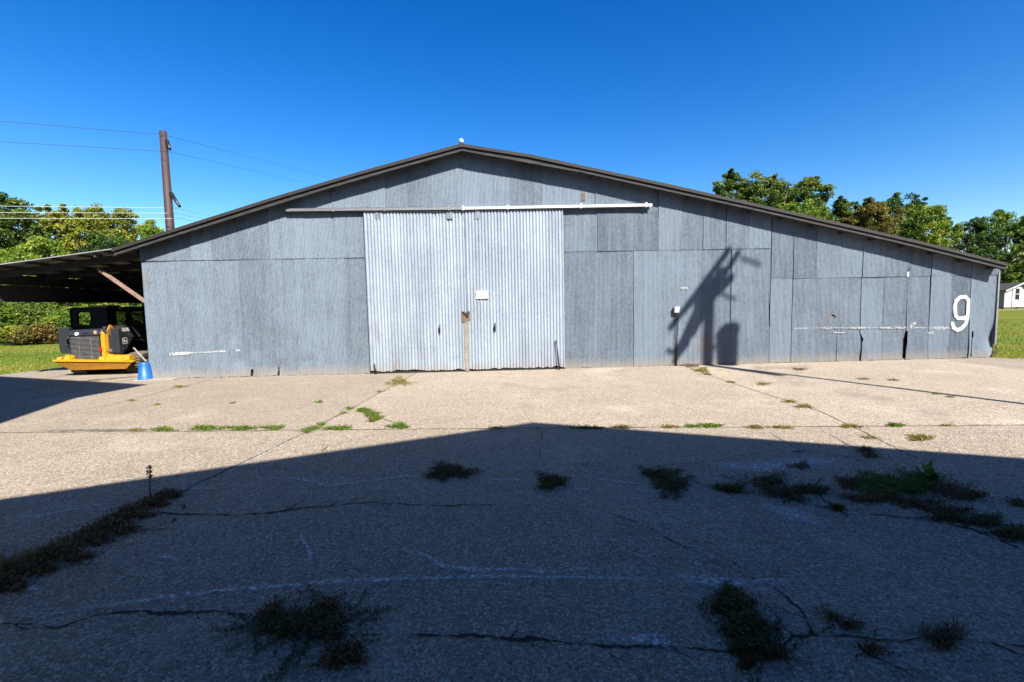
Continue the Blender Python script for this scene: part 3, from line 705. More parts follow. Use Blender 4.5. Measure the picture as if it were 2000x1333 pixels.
# hood cap with lamp
hd = MB(); hd.hexa([(gx0-.03, YR-.02, 1.09), (gx1+.06, YR-.02, 1.09), (gx1+.06, YR+.5, 1.10), (gx0-.03, YR+.5, 1.10)], [(gx0+.03, YR+.03, 1.235), (gx1+.04, YR+.03, 1.25), (gx1+.04, YR+.5, 1.30), (gx0+.03, YR+.5, 1.28)])
hood = L(hd, 'hood', 'charcoal', bevel=.02)
w = W(149, 653, YR-.03); L(MB().tube([(w[0], YR-.035, w[2]), (w[0], YR+.02, w[2])], [.045, .05], 14), 'tail_lamp', 'white', 'round white rear lamp', 0, hood)
w = W(186, 650, YR); L(MB().box((w[0]-.03, YR-.014, w[2]-.035), (w[0]+.04, YR+.02, w[2]+.05)), 'warning_label', simple('label_orange', (.75, .42, .25), .5), None, 0, hood)
w = W(167, 651, YR); L(MB().box((w[0]-.09, YR-.022, w[2]-.012), (w[0]+.10, YR+.02, w[2]+.006)), 'hood_latch', 'black', None, .004, hood)
# left fender plate with curved hose opening
lf = MB(); x0, x1 = W(117, 660, 1.3)[0], gx0-.0; zt_, zb_ = 1.31, .60
pts = [(x0+.03, zt_), (x0, zt_-.06), (x0+.0, zb_+.08), (x0+.06, zb_), (x1, zb_), (x1, zb_+.06)]
for k in range(9): t = -math.pi/2+math.pi*(k)/8*-1; pts.append((x1-.13*abs(math.sin(math.pi*k/8))**.7, zb_+.10+(.42)*k/8))
pts += [(x1, zt_-.0)]
lf.prism([(x, 1.25, z) for x, z in pts], (0, .5, 0)); lfend = L(lf, 'rear_fender', 'charcoal', 'left rear black fender with a hose opening', .012)
mb = MB(); mb.tube([(x1+.02, 1.24, zb_+.15), (x1-.08, 1.22, zb_+.25), (x1-.09, 1.24, zb_+.38), (x1+.0, 1.26, zb_+.5)], .022, 8); L(mb, 'hose', 'black', None, 0, lfend)
# right yellow quarter panel
yq = MB(); a = gx1+.0; b = W(205, 660, YR)[0]
yq.prism([(a, YR-.01, .50), (b, YR-.01, .50), (b-.0, YR-.01, 1.13), (b-.06, YR-.01, 1.20), (a, YR-.01, 1.16)], (0, .06, 0))
ypan = L(yq, 'rear_panel', 'yellow', 'bright yellow strip beside the radiator grille')
w = W(198, 683, YR); L(MB().box((w[0]-.035, YR-.022, w[2]-.05), (w[0]+.035, YR-.008, w[2]+.06)), 'reflector', 'red', 'red reflector', .003, ypan)
sd = MB(); sd.prism([(b+.002, YR+.02, .42), (b+.002, 3.2, .42), (b+.002, 3.2, 1.12), (b+.002, YR+.72, 1.12), (b+.002, YR+.45, 1.36), (b+.002, YR+.15, 1.36), (b+.002, YR+.02, 1.20)], (.05, 0, 0))
L(sd, 'side_panel', 'orange', 'amber yellow side panel behind the black boom cover')
mb = MB(); mb.tube([(b+.05, YR+.38, 1.0), (b+.09, YR+.38, 1.0)], .16, 20); L(mb, 'pivot_ring', 'black')
mb = MB(); mb.prism([(gx1+.03, YR-.0, 1.1), (gx1+.17, YR, 1.14), (gx1+.14, YR, 1.30), (gx1+.07, YR, 1.33)], (0, .16, 0)); L(mb, 'hood_corner', 'charcoal')
# right boom cover, pointed to the front
bc = MB(); bx0, bx1 = W(216, 660, 1.0)[0], W(229, 660, 1.0)[0]
side = [(1.0, 1.27), (1.0, .62), (1.08, .57), (1.2, .63), (1.47, .955), (1.03, 1.275)]
bc.prism([(bx0, y, z) for y, z in side], (bx1-bx0+.04, 0, 0)); boomc = L(bc, 'boom_cover', 'charcoal', 'black angular boom cover with a white leaping animal emblem', .025)
# emblem
ex = bx1+.046
em = MB(); cy, cz, s = 1.19, .92, .085
def rr(s_, n=5):
    o = []
    for qx, qz, a0 in ((1, 1, 0), (-1, 1, 90), (-1, -1, 180), (1, -1, 270)):
        for k in range(n): t = R(a0+90*k/(n-1)); o.append((cy+qx*s_*.62+s_*.38*math.cos(t), cz+qz*s_*.62+s_*.38*math.sin(t)))
    return o
o1, o2 = rr(s), rr(s*.83)
for k in range(len(o1)):
    j = (k+1) % len(o1); em.quad((ex, *o1[k]), (ex, *o1[j]), (ex, *o2[j]), (ex, *o2[k]))
deer = [(-.07, .015), (-.035, .03), (-.025, .065), (-.008, .06), (-.012, .02), (.02, -.002), (.06, .0), (.075, -.025), (.05, -.02), (.045, -.055), (.03, -.03), (-.01, -.03), (-.045, -.055), (-.035, -.02), (-.04, .0)]
em.quad(*[(ex, cy+y, cz+z) for y, z in deer])
L(em, 'emblem', 'white', None, 0, boomc)
mb = MB(); mb.tube([(bx1+.03, 1.12, .70), (bx1+.075, 1.12, .70)], .04, 12); L(mb, 'boom_pin', 'black', None, .004, boomc)
mb = MB(); mb.tube([(bx0-.10, 1.02, .66), (bx0+.02, 1.02, .66)], .05, 12); L(mb, 'cylinder_end', 'mud')
# boom arms and side box forward
mb = MB(); mb.prism([(bx0+.0, 1.55, .95), (bx0+.0, 3.2, .55), (bx0+.0, 3.2, 1.05), (bx0+.0, 1.3, 1.28)], (.16, 0, 0)); bm = L(mb, 'boom_arm', 'black')
# cab
cx0, cx1, cy0, cy1, cz0, cz1 = W(137, 620, 1.62)[0], W(213, 620, 1.62)[0], 1.62, 3.15, 1.12, 1.86
cabm = MB()
def frame_wall(P, outer, inner, th):      # ring polygon between outer and inner outlines
    n = len(outer)
    for k in range(n):
        j = (k+1) % n; cabm.hexa([P(*outer[k], 0), P(*outer[j], 0), P(*inner[j], 0), P(*inner[k], 0)], [P(*outer[k], th), P(*outer[j], th), P(*inner[j], th), P(*inner[k], th)])
def roundrect(x0, x1, z0, z1, r, n=4):
    o = []
    for cx_, cz_, a0 in ((x1-r, z1-r, 0), (x0+r, z1-r, 90), (x0+r, z0+r, 180), (x1-r, z0+r, 270)):
        for k in range(n): t = R(a0+90*k/(n-1)); o.append((cx_+r*math.cos(t), cz_+r*math.sin(t)))
    return o
Pr = lambda a, b_, t: (a, cy0+t, b_)
frame_wall(Pr, roundrect(cx0, cx1, cz0, cz1, .1), roundrect(cx0+.18, cx1-.45, cz0+.26, cz1-.14, .08), .05)
Ps = lambda x: (lambda a, b_, t: (x-t, a, b_))
for x in (cx1+.0, cx0+.05):
    frame_wall(Ps(x), roundrect(cy0, 2.35, cz0, cz1, .06), roundrect(cy0+.22, 2.27, cz0+.2, cz1-.13, .05), .05)
    frame_wall(Ps(x), roundrect(2.352, cy1, cz0, cz1, .06), roundrect(2.45, cy1-.1, cz0+.1, cz1-.13, .05), .05)
cabm.box((cx0+.04, cy0+.03, cz1-.06), (cx1-.04, cy1, cz1+.01))
cabm.box((cx0+.3, 2.0, 1.1), (cx1-.3, 2.12, 1.62)); cabm.box((cx0+.3, 2.0, 1.1), (cx1-.3, 2.5, 1.25))
cabo = L(cabm, 'cab', 'hole', 'black cab with open rear and side windows', 0)
for x in (cx1-.03,):
    for ya, yb__ in ((cy0+.2, 2.29), (2.44, cy1-.08)): L(MB().box((x-.004, ya, cz0+.08), (x+.004, yb__, cz1-.11)), 'side_window', 'glass', None, 0, cabo)
w = W(246, 602, 1.9); L(MB().tube([(cx1-.02, 2.0, 1.83), (cx1+.05, 1.98, 1.83)], .035, 10), 'work_lamp', 'off_white', None, 0, cabo)
mb = MB(); mb.box((cx0+.5, cy0+.02, cz1+.0), (cx1-.05, cy0+.5, cz1+.06)); L(mb, 'roof_panel', 'orange', None, .01, cabo)
# number on the side
def text_mesh(txt, size, name, m, parent, mw, depth_=.002):
    cu = bpy.data.curves.new('t', 'FONT'); cu.body = txt; cu.size = size; cu.extrude = depth_; cu.offset = .004
    to = bpy.data.objects.new('t', cu); COL.objects.link(to); dg = bpy.context.evaluated_depsgraph_get()
    me_ = bpy.data.meshes.new_from_object(to.evaluated_get(dg)); bpy.data.objects.remove(to); me_.materials.clear(); me_.materials.append(MT[m])
    me_.transform(mw); o = bpy.data.objects.new(name, me_); COL.objects.link(o); o.parent = parent; return o
nx_ = -10.215
mb = MB(); mb.box((-10.45, 1.22, 1.0), (nx_-.006, 3.1, 1.345)); dk = L(mb, 'side_deck', 'hole', None, 0)
dq = ray(238.5, 647.5); tq = (nx_-CAM[0])/dq[0]; TY, TZ = (CAM+dq*tq)[1:]
Mx = Matrix(((0, 0, 1, nx_-(-10.9)), (1, 0, 0, TY-1.25), (0, 1, 0, TZ), (0, 0, 0, 1)))
text_mesh('333E', .13, 'model_number', 'wpaint', dk, Mx)
# tracks
def track(x0, x1, y0, y1, label):
    r = .27; mb = MB(); P = []
    for k in range(13): t = R(90+180*k/12); P.append((y0+r+r*math.cos(t), r+r*math.sin(t)))
    for k in range(13): t = R(-90+180*k/12); P.append((y1-r+r*math.cos(t), r+.06*(k/12)+r*math.sin(t)))
    n = len(P)
    Q = [(y*.88+(y0+y1)/2*.12, .27+(z-.27)*.72) for y, z in P]
    for k in range(n):
        j = (k+1) % n; mb.hexa([(x0, *P[k]), (x0, *P[j]), (x0, *Q[j]), (x0, *Q[k])], [(x1, *P[k]), (x1, *P[j]), (x1, *Q[j]), (x1, *Q[k])])
    tr_ = L(mb, 'track', 'rubber', label, 0)
    lug = MB(); 
    for k in range(n):
        j = (k+1) % n; seg = np.array(P[j])-np.array(P[k]); Ls = np.linalg.norm(seg); m_ = max(1, int(round(Ls/.09))); u = seg/Ls; nn = np.array([u[1], -u[0]])
        cen = np.array([(y0+y1)/2, r]); 
        for q in range(m_):
            c = np.array(P[k])+u*Ls*(q+.5)/m_; nv = nn if np.dot(c-cen, nn) > 0 else -nn
            lo = [c-u*.022, c+u*.022, c+u*.014+nv*.028, c-u*.014+nv*.028]
            lug.prism([(x0+.01, *p) for p in lo], (x1-x0-.02, 0, 0))
    L(lug, 'tread', 'mud', None, 0, tr_)
    wh = MB()
    for yy, rr_ in ((y0+r, .19), (y0+r+.4, .13), (y0+r+.72, .13), (y0+r+1.0, .13), (y1-r, .2)):
        wh.tube([(x0+.05, yy, .27 if rr_ > .15 else .2), (x1-.03, yy, .27 if rr_ > .15 else .2)], rr_, 18)
    L(wh, 'roller', 'mud', None, 0, tr_)
track(-11.72, -11.32, 1.18, 3.2, 'left rubber track under the yellow tray'); track(-10.28, -9.86, 1.22, 3.25, 'right rubber track caked with mud')
# yellow tray slung across the rear
ty = MB(); xa, xb = W(110, 703, .95)[0], W(262, 712, .95)[0]
ty.hexa([(xa+.30, 1.00, .16), (xb-.26, 1.00, .16), (xb-.55, 1.5, .16), (xa+.30, 1.5, .16)], [(xa, .86, .435), (xb, .92, .36), (xb-.42, 1.5, .40), (xa, 1.5, .45)])
tray = L(ty, 'rear_tray', 'orange', 'yellow steel tray slung across the rear', .008)
tl = MB(); tl.hexa([(xa-.01, .845, .425), (xb+.01, .90, .35), (xb+.01, 1.0, .36), (xa-.01, 1.0, .435)], [(xa-.01, .845, .465), (xb+.01, .90, .39), (xb+.01, 1.0, .40), (xa-.01, 1.0, .475)])
L(tl, 'tray_lip', 'yellow', None, .004, tray)
for (xx, ww, hh, yy, tp) in ((xa+.06, .10, .09, 1.02, 0), (xa+.24, .16, .14, 1.05, 1), (xb-.86, .16, .10, 1.02, 1), (xb-.66, .26, .17, 1.08, 1), (xb-.42, .2, .15, 1.02, 1), (xb-.19, .2, .15, .99, 0), (xb-.60, .1, .2, 1.2, 1)):
    mb = MB(); zb_ = .40+.04*(xb-xx)/2; mb.hexa([(xx-ww/2, yy-.08, zb_), (xx+ww/2, yy-.08, zb_), (xx+ww/2, yy+.12, zb_), (xx-ww/2, yy+.12, zb_)], [(xx-ww/2*(.6 if tp else 1), yy-.05, zb_+hh), (xx+ww/2*(.6 if tp else 1), yy-.05, zb_+hh*.85), (xx+ww/2*.9, yy+.1, zb_+hh*.8), (xx-ww/2*.7, yy+.1, zb_+hh)])
    L(mb, 'bracket', 'yellow', None, .006, tray)

# ------------------------------------------------------------------ upturned blue bucket with stick, loose things by the walls
bk = (-8.74, -.13, 0)
U = Under('bucket', bk, label='bright blue plastic bucket standing upside down at the barn corner', cat='bucket')
mb = MB(); x, y = bk[:2]; mb.tube([(x, y, .02), (x, y, .055), (x, y, .06), (x, y, .40), (x, y, .43), (x, y, .44)], [.155, .155, .145, .11, .105, .095], 24); U.add(mb.build('pail', 'blue', origin=bk))
mb = MB(); mb.tube([(x, y, .435), (x, y, .445)], [.085, .08], 18); U.add(mb.build('rim', 'blue', origin=bk))
o = MB().box((x-.17, y-.14, .002), (x+.28, y+.12, .02)).build('base_slab', 'white', bevel=.004); tag(o, 'flat whitish slab under the blue bucket', 'slab')
a = W(259, 680, .02); b = W(287, 712, -.05)
o = MB().bar((a[0], .05, a[2]), (x+.05, y+.0, .47), .03, .022).build('stick', wood('pale_stick', (.42, .40, .37), (.6, .58, .54))); tag(o, 'pale grey stick leaning above the blue bucket', 'stick')
a, b = W(1086, 664, -.16), W(1092.5, 715, -.2)
o = MB().tube([a, (a*.5+b*.5), (b[0], b[1], .0)], .017, 8).build('pipe', 'black'); tag(o, 'thin black pipe leaning on the right door near its foot', 'pipe')
a, b = W(731, 711, -.13), W(735, 727, -.18)
o = MB().tube([a, (b[0], b[1], .0)], .015, 8).build('pipe', 'black'); tag(o, 'short black stake at the left foot of the sliding doors', 'stake')
c = G(1822, 699); mb = MB(); mb.prism([(c[0]-.17, c[1]-.05, .0), (c[0]+.16, c[1]-.08, .0), (c[0]+.12, c[1]-.02, .10), (c[0]-.12, c[1], .13)], (0, .07, 0))
o = mb.build('broken_block', simple('broken_concrete', (.30, .30, .29), .9, 0, .4, 12), bevel=.008); tag(o, 'broken grey concrete chunk against the right wall', 'rubble')
c = G(200, 737)

# ------------------------------------------------------------------ utility pole with davit arms and wires
PY = 14.0
pt, pb = W(318.2, 257, PY), W(332.4, 448, PY)
P0 = np.array([pt[0], PY, 0.0]); ps = Under('utility_pole', tuple(P0), label='tall rust-brown steel power pole rising behind the lean-to', cat='power pole')
mb = MB(); mb.tube([(pb[0], PY, 0), (pt[0], PY, pt[2])], [.25, .165], 20); ps.add(mb.build('pole', 'steelpole', origin=P0))
def davit(p0, p1, n, droop):
    a, b = W(*p0, PY-.1), W(*p1, PY-.55); mb = MB()
    mb.tube([a, b], [.10, .07], 10); arm = ps.add(mb.build('davit_arm', 'black', origin=P0))
    return a, b, arm
def insulator(a, b, parent):
    mb = MB(); a, b = np.array(a), np.array(b); mb.tube([a, b], .015, 6)
    for k in range(1, 8): c = a+(b-a)*k/8; d = (b-a)/np.linalg.norm(b-a); mb.tube([c-d*.012, c+d*.012], [.05, .05], 10)
    o = mb.build('insulator', simple('porcelain', (.08, .09, .10), .3), origin=P0); o.parent = parent; return o
a, b, arm = davit((326, 276), (332, 292), 0, 0)
a2, b2, arm2 = davit((334, 378), (351, 404), 0, 0)
mb = MB()
for k in range(8):
    c = a2+(b2-a2)*(k+.5)/8; mb.tube([c+np.array([0, 0, .04]), c+np.array([.02, 0, .13])], .03, 8)
o = mb.build('arm_step', 'black', origin=P0); o.parent = arm2
insulator(W(336, 390, PY-.2), W(345, 420, PY-.2), arm2); insulator(W(350, 405, PY-.55), W(354, 426, PY-.55), arm2)
insulator(W(344, 398, PY+.3), W(348, 418, PY+.3), arm2)
def wire(pts, r, m, label, sag=.0):
    P = []
    for a, b in zip(pts[:-1], pts[1:]):
        a, b = np.array(a), np.array(b)
        for k in range(16): t = k/16; q = a*(1-t)+b*t; q = q.copy(); q[2] -= sag*4*t*(1-t)*np.linalg.norm(b-a)/40; P.append(q)
    P.append(np.array(pts[-1])); o = MB().tube(P, r, 6, cap=False).build('power_line', m); tag(o, label, 'wire', group='power lines on the steel pole'); return o
def wl(pl, pm, pr, Ym, Yr, r, m, lab, sag=.3):
    a = W(*pl, Ym); mid = W(*pm, Ym); a2 = mid+(a-mid)*2.6; wire([a2, a, mid, W(*pr, Yr)], r, m, lab, 0)
wl((0, 237), (316, 263), (660, 352), 13.75, 70, .010, 'wire_dark', 'topmost thin dark wire meeting the pole top')
wl((0, 277), (333, 297), (640, 368), 13.5, 70, .010, 'wire_dark', 'second thin dark wire, just under the pole top')
wl((0, 403), (345, 407), (425, 425), 14.4, 40, .013, 'wire', 'highest of the three bright wires crossing the tree tops')
wl((0, 415.5), (346, 417), (418, 433), 13.8, 40, .013, 'wire', 'middle one of the three bright wires crossing the tree tops')
wl((0, 427), (354, 427.5), (400, 436), 13.45, 40, .013, 'wire', 'lowest of the three bright wires crossing the tree tops')

# ------------------------------------------------------------------ trees
def leaf_cloud(cen, rad, tint, per, size, r, flat=.7, up=.5):
    """clumps (n,3) with radii -> quads"""
    n = len(cen); idx = np.repeat(np.arange(n), per); k = len(idx)
    d = r.normal(size=(k, 3)); d /= np.linalg.norm(d, axis=1)[:, None]; rr_ = r.rand(k)**.45
    P = cen[idx]+d*(rad[idx]*rr_)[:, None]*np.array([1, 1, flat])
    nrm = d*.6+r.normal(size=(k, 3))*.7+np.array([0, 0, up]); nrm /= np.linalg.norm(nrm, axis=1)[:, None]
    a = np.cross(nrm, r.normal(size=(k, 3))); a /= np.linalg.norm(a, axis=1)[:, None]; b = np.cross(nrm, a)
    s = size*(.6+.8*r.rand(k))[:, None]
    v = np.stack([P-a*s, P-b*s*.55, P+a*s, P+b*s*.55], 1).reshape(-1, 3)
    f = np.arange(k*4).reshape(-1, 4)
    t = np.clip(tint[idx]+r.normal(size=k)*.13, 0, 1)
    return v, f, t
def tree(name, X, Y, top, crown_w, crown_z0, m, label, group, seed, nlobes=9, per=90, size=.10, clr=.55, n_cl=150, mix=None, tilt=0, bare=False, shape='round'):
    r = np.random.RandomState(seed); H_ = top; cz0 = crown_z0; ch = H_-cz0; R_ = crown_w/2
    rt_ = Under(name, (X, Y, 0), label=label, cat='tree' if name != 'shrub' else 'shrub', group=group)
    lobes = []
    for i in range(nlobes):
        t = (i+.5)/nlobes; a = i*2.4+r.rand(); h = cz0+ch*(.12+.76*t)
        if shape == 'round': rad = R_*(.62*math.sqrt(max(.05, 1-(2*t-1.0)**2*.85)))
        elif shape == 'plume': rad = R_*(.75-.1*t)
        else: rad = R_*(.85-.75*t)
        lr = max(.5, R_*(.36+.14*r.rand()))*(1 if shape != 'cone' else (1.1-.7*t))
        rr0 = rad*(.55+.5*r.rand())
        lobes.append((np.array([X+rr0*math.cos(a)+tilt*h, Y+rr0*math.sin(a), min(h, H_-lr*.8)]), lr))
    lobes.append((np.array([X+tilt*H_, Y, H_-R_*.34]), R_*.36))
    cen = []; rad = []; tn = []
    for (c, lr) in lobes:
        k = max(4, n_cl//len(lobes)); d = r.normal(size=(k, 3)); d /= np.linalg.norm(d, axis=1)[:, None]
        rr_ = lr*(.45+.6*r.rand(k)**.6); cen.append(c+d*rr_[:, None]*np.array([1, 1, .8])); rad.append(clr*(.35+.75*r.rand(k))); tn.append(np.clip(r.rand()*.5+.25+r.normal(size=k)*.2, 0, 1))
    cen = np.concatenate(cen); rad = np.concatenate(rad); tn = np.concatenate(tn)
    ns = 16 if shape == 'plume' else 9
    if name != 'shrub':
        for i in range(ns):                      # twiggy spurs that break up the outline
            c, lr = lobes[r.randint(len(lobes))]; d = np.array([r.normal(), r.normal(), .9+r.rand()]); d /= np.linalg.norm(d); kk = 7; tt = np.linspace(.7, 1.45, kk)
            sp_ = c+d*(lr*tt)[:, None]+r.normal(size=(kk, 3))*.12; sp_[:, 2] = np.minimum(sp_[:, 2], H_+.3); cen = np.concatenate([cen, sp_]); rad = np.concatenate([rad, clr*np.linspace(.75, .35, kk)]); tn = np.concatenate([tn, np.full(kk, r.rand())])
    cen[:, 2] = np.maximum(cen[:, 2], max(.25, cz0*.9))
    tb = MB(); tr0 = max(.08, H_*.018)
    hub = np.array([X+tilt*H_*.4, Y, cz0+ch*.25]); tb.tube([(X, Y, -.05), ((X+hub[0])/2+.1, Y, hub[2]/2), hub, (X+tilt*H_*.8, Y, cz0+ch*.8)], [tr0*1.3, tr0, tr0*.75, tr0*.2], 8)
    for (c, lr) in lobes:
        q = hub+(c-hub)*.5+r.normal(size=3)*.2; st = hub+np.array([0, 0, (c[2]-hub[2])*.25]); tb.tube([st, q, c], [tr0*.4, tr0*.26, tr0*.12], 6)
    ii = r.choice(len(cen), min(len(cen), 70), replace=False)
    for i in ii:
        c, lr = min(lobes, key=lambda l: np.linalg.norm(l[0]-cen[i])); tb.tube([c, (c+cen[i])/2+r.normal(size=3)*.1, cen[i]], [tr0*.12, tr0*.08, tr0*.03], 4, cap=False)
    rt_.add(tb.build('trunk', 'bark', origin=(X, Y, 0)))
    v, f, t = leaf_cloud(cen, rad, tn, int(per*1.35), size*.82, r)
    v[:, 2] = np.maximum(v[:, 2], .02)
    rt_.add(npmesh('crown', v, f, LEAF[m], None, {'tint': ('FACE', t)}, loc=(X, Y, 0)))
    return rt_.root
def T(px, top, Y, wpx, base_px, m, label, seed, group='trees beyond the barn', name='leafy_tree', **k):
    c = W(px, top, Y); sc = (Y-CAM[1])/ray(px, top)[1]/F_PX; z0 = max(.4, W(px, base_px, Y)[2])
    return tree(name, float(c[0]), Y, float(c[2]), wpx*sc, z0, m, label, group, seed, **k)
LG = 'trees beyond the lean-to'; RG = 'trees beyond the right roof slope'
T(-150, 360, 30, 230, 600, 'green', 'big green tree just outside the left edge of the photo', 1, LG, per=70, size=.13, clr=.8, n_cl=260, nlobes=14)
T(12, 385, 27, 190, 610, 'green', 'tallest tree at the far left, dark green with yellow tips', 2, LG, per=80, size=.12, clr=.7, n_cl=300, nlobes=14)
T(112, 408, 29, 120, 590, 'yellow', 'thin yellowing tree behind the three bright wires', 3, LG, per=70, size=.11, clr=.6, n_cl=230, nlobes=12)
T(70, 470, 23, 150, 610, 'bright', 'fresh green tree low in front of the yellowing one at left', 4, LG, per=80, size=.10, clr=.6, n_cl=260, nlobes=12)
T(185, 400, 30, 120, 590, 'yellow', 'yellow-orange tree midway between the left edge and the pole', 5, LG, per=60, size=.11, clr=.55, n_cl=240, nlobes=13)
T(240, 408, 31, 100, 590, 'yellow', 'yellow-green tree just left of the steel pole', 6, LG, per=70, size=.11, clr=.6, n_cl=220, nlobes=11)
T(215, 462, 26, 130, 600, 'dark', 'dark green tree low beneath the wires left of the pole', 7, LG, per=90, size=.10, clr=.65, n_cl=240, nlobes=11)
T(292, 440, 30, 80, 590, 'bright', 'green tree almost touching the pole from the left', 8, LG, per=80, size=.11, clr=.6, n_cl=170, nlobes=9)
T(360, 500, 30, 110, 590, 'green', 'green tree hidden mostly behind the left roof slope', 9, LG, per=80, size=.12, clr=.7, n_cl=160, nlobes=8)
T(1440, 338, 36, 105, 470, 'green', 'leftmost tree above the right roof slope, with ragged top', 11, RG, shape='plume', per=80, size=.13, clr=.6, n_cl=200, nlobes=12)
T(1515, 350, 37, 85, 480, 'green', 'dark plumed tree second from left above the right roof', 12, RG, shape='plume', per=80, size=.13, clr=.6, n_cl=180, nlobes=12)
T(1582, 348, 38, 85, 480, 'green', 'plumed green tree with upswept branches above the right roof', 13, RG, shape='plume', per=80, size=.13, clr=.6, n_cl=180, nlobes=12)
T(1550, 398, 33, 150, 480, 'bright', 'pale green leafy tree low behind the roof under the plumed ones', 14, RG, per=80, size=.12, clr=.6, n_cl=220, nlobes=11)
T(1643, 390, 40, 65, 500, 'green', 'narrow dark green tree left of the rusty one', 15, RG, per=80, size=.13, clr=.6, n_cl=130, nlobes=8)
T(1725, 385, 50, 170, 500, 'dark', 'broad dark green tree crest behind the rusty one', 16, RG, per=80, size=.16, clr=.9, n_cl=220, nlobes=11)
T(1697, 400, 36, 125, 500, 'brown', 'rusty yellow-brown tree above the right roof slope', 17, RG, per=90, size=.10, clr=.55, n_cl=320, nlobes=14)
T(1800, 400, 40, 115, 530, 'bright', 'round bright green tree right of the rusty one', 18, RG, per=90, size=.13, clr=.75, n_cl=260, nlobes=13)
T(1868, 440, 47, 70, 540, 'olive', 'sparse half-bare tree in the gap between two green crowns', 19, RG, per=14, size=.10, clr=.6, n_cl=120, nlobes=9)
T(1903, 425, 46, 100, 560, 'dark', 'dark blackish green tree over the right end of the roof', 20, RG, per=60, size=.12, clr=.6, n_cl=240, nlobes=13)
T(1968, 415, 48, 130, 575, 'bright', 'large bright green tree at the right edge of the photo', 21, RG, per=90, size=.13, clr=.75, n_cl=320, nlobes=15)
T(2070, 420, 49, 160, 580, 'bright', 'green tree just outside the right edge of the photo', 22, RG, per=60, size=.15, clr=.9, n_cl=220, nlobes=12)
T(1850, 500, 44, 100, 570, 'bright', 'low green tree peeping over the right end of the roof', 23, RG, per=80, size=.12, clr=.7, n_cl=180, nlobes=9)
T(1985, 520, 52, 120, 592, 'dark', 'dark green thicket tree directly behind the white shed', 24, RG, per=90, size=.14, clr=.8, n_cl=240, nlobes=10)
T(2080, 520, 52, 120, 592, 'dark', 'dark thicket tree beyond the shed, outside the right edge', 25, RG, per=60, size=.15, clr=.8, n_cl=160, nlobes=8)
# shrub row along the left lawn, seen below the lean-to roof
SG = 'shrubs along the left lawn'
for i, (px, top, w_, y, m, lab) in enumerate([
    (-60, 580, 90, 17.5, 'bright', 'shrub just outside the left edge of the lawn'),
    (12, 585, 80, 18, 'bright', 'yellow-green shrub at the left edge below the lean-to roof'),
    (75, 592, 80, 18.5, 'green', 'green shrub second from left behind the lawn'),
    (28, 640, 55, 16.6, 'yellow', 'low yellowish shrub at the lawn edge, far left'),
    (92, 632, 50, 16.8, 'red', 'reddish brown shrub left of the loader'),
    (125, 610, 60, 17.5, 'bright', 'bright green shrub beside the loader'),
    (60, 645, 40, 16.2, 'red', 'small dull red shrub at the lawn edge'),
    (150, 600, 70, 20, 'bright', 'green shrub seen through the loader cab window'),
    (215, 590, 80, 21, 'bright', 'pale green shrub just above the loader cab roof'),
    (285, 595, 80, 21, 'green', 'shrub beside the barn corner behind the loader')]):
    T(px, top, y, w_, 665, m, lab, 40+i, SG, 'shrub', per=90, size=.075, clr=.40, n_cl=190, nlobes=9)
# far wood
r = np.random.RandomState(99); n = 1500
xs = r.uniform(-260, 300, n); ys = 110+r.rand(n)*25; hh = 9+3*np.sin(xs*.05)+2*np.sin(xs*.21)
cen = np.stack([xs, ys, hh*r.rand(n)**.7], 1); v, f, t = leaf_cloud(cen, np.full(n, 3.2), r.rand(n), 22, .8, r)
o = npmesh('distant_wood', v, f, LEAF['dark'], None, {'tint': ('FACE', t)}); tag(o, 'far belt of dark green woodland behind the nearer trees', 'woodland', kind='stuff')

# ------------------------------------------------------------------ white garden shed on the right lawn
b0 = G(1960.5, 604.5); sY = 41.0; f0 = W(1960.5, 603, sY); sc = (sY-CAM[1])/ray(1980, 600)[1]/F_PX
sx0 = f0[0]; sw = 62*sc; fz = 0.25
SH = Under('garden_shed', (sx0+sw/2, sY, 0), label='small white garden shed with dark roof on the right lawn', cat='shed')
def H(mb, name, m, parent=None, bevel=0):
    o = mb.build(name, m, bevel=bevel, origin=(sx0+sw/2, sY, 0))
    if parent is None: SH.add(o)
    else: o.parent = parent; o.location = (0, 0, 0)
    return o
ez, az_ = W(1960, 567, sY)[2], W(1989, 553.5, sY)[2]; zb_ = max(.2, W(1960, 601, sY)[2])
boards = wood('white_boards', (.62, .60, .62), (.78, .76, .76), (5, 5, .4)); xm_ = sx0+sw/2; dpt = 6.0
H(MB().prism([(sx0, sY, zb_), (sx0+sw, sY, zb_), (sx0+sw, sY, ez), (xm_, sY, az_-.1), (sx0, sY, ez)], (0, dpt, 0)), 'wall', boards)
rf = MB()
for s_, xe in ((-1, sx0-.25), (1, sx0+sw+.25)):
    zz = ez-.25*(az_-ez)/(sw/2); rf.prism([(xe, sY-.35, zz), (xm_, sY-.35, az_), (xm_, sY-.35, az_+.08), (xe, sY-.35, zz+.08)], (0, dpt+.7, 0))
rf_o = H(rf, 'roof', 'shingle')
tm = MB()
for xe in (sx0-.25, sx0+sw+.25):
    zz = ez-.25*(az_-ez)/(sw/2); tm.prism([(xe, sY-.38, zz-.08), (xm_, sY-.38, az_-.10), (xm_, sY-.38, az_+.06), (xe, sY-.38, zz+.06)], (0, .028, 0))
H(tm, 'barge_board', 'white', rf_o)
dx0, dx1 = W(1976, 590, sY)[0], W(1993.5, 590, sY)[0]; dzt = W(1985, 560, sY)[2]
dr = H(MB().box((dx0, sY-.06, zb_+.02), (dx1, sY-.003, dzt)), 'door', 'white')
wx0, wx1 = W(1981, 590, sY)[0], W(1989, 590, sY)[0]; wz0, wz1 = W(1985, 585.5, sY)[2], W(1985, 564, sY)[2]
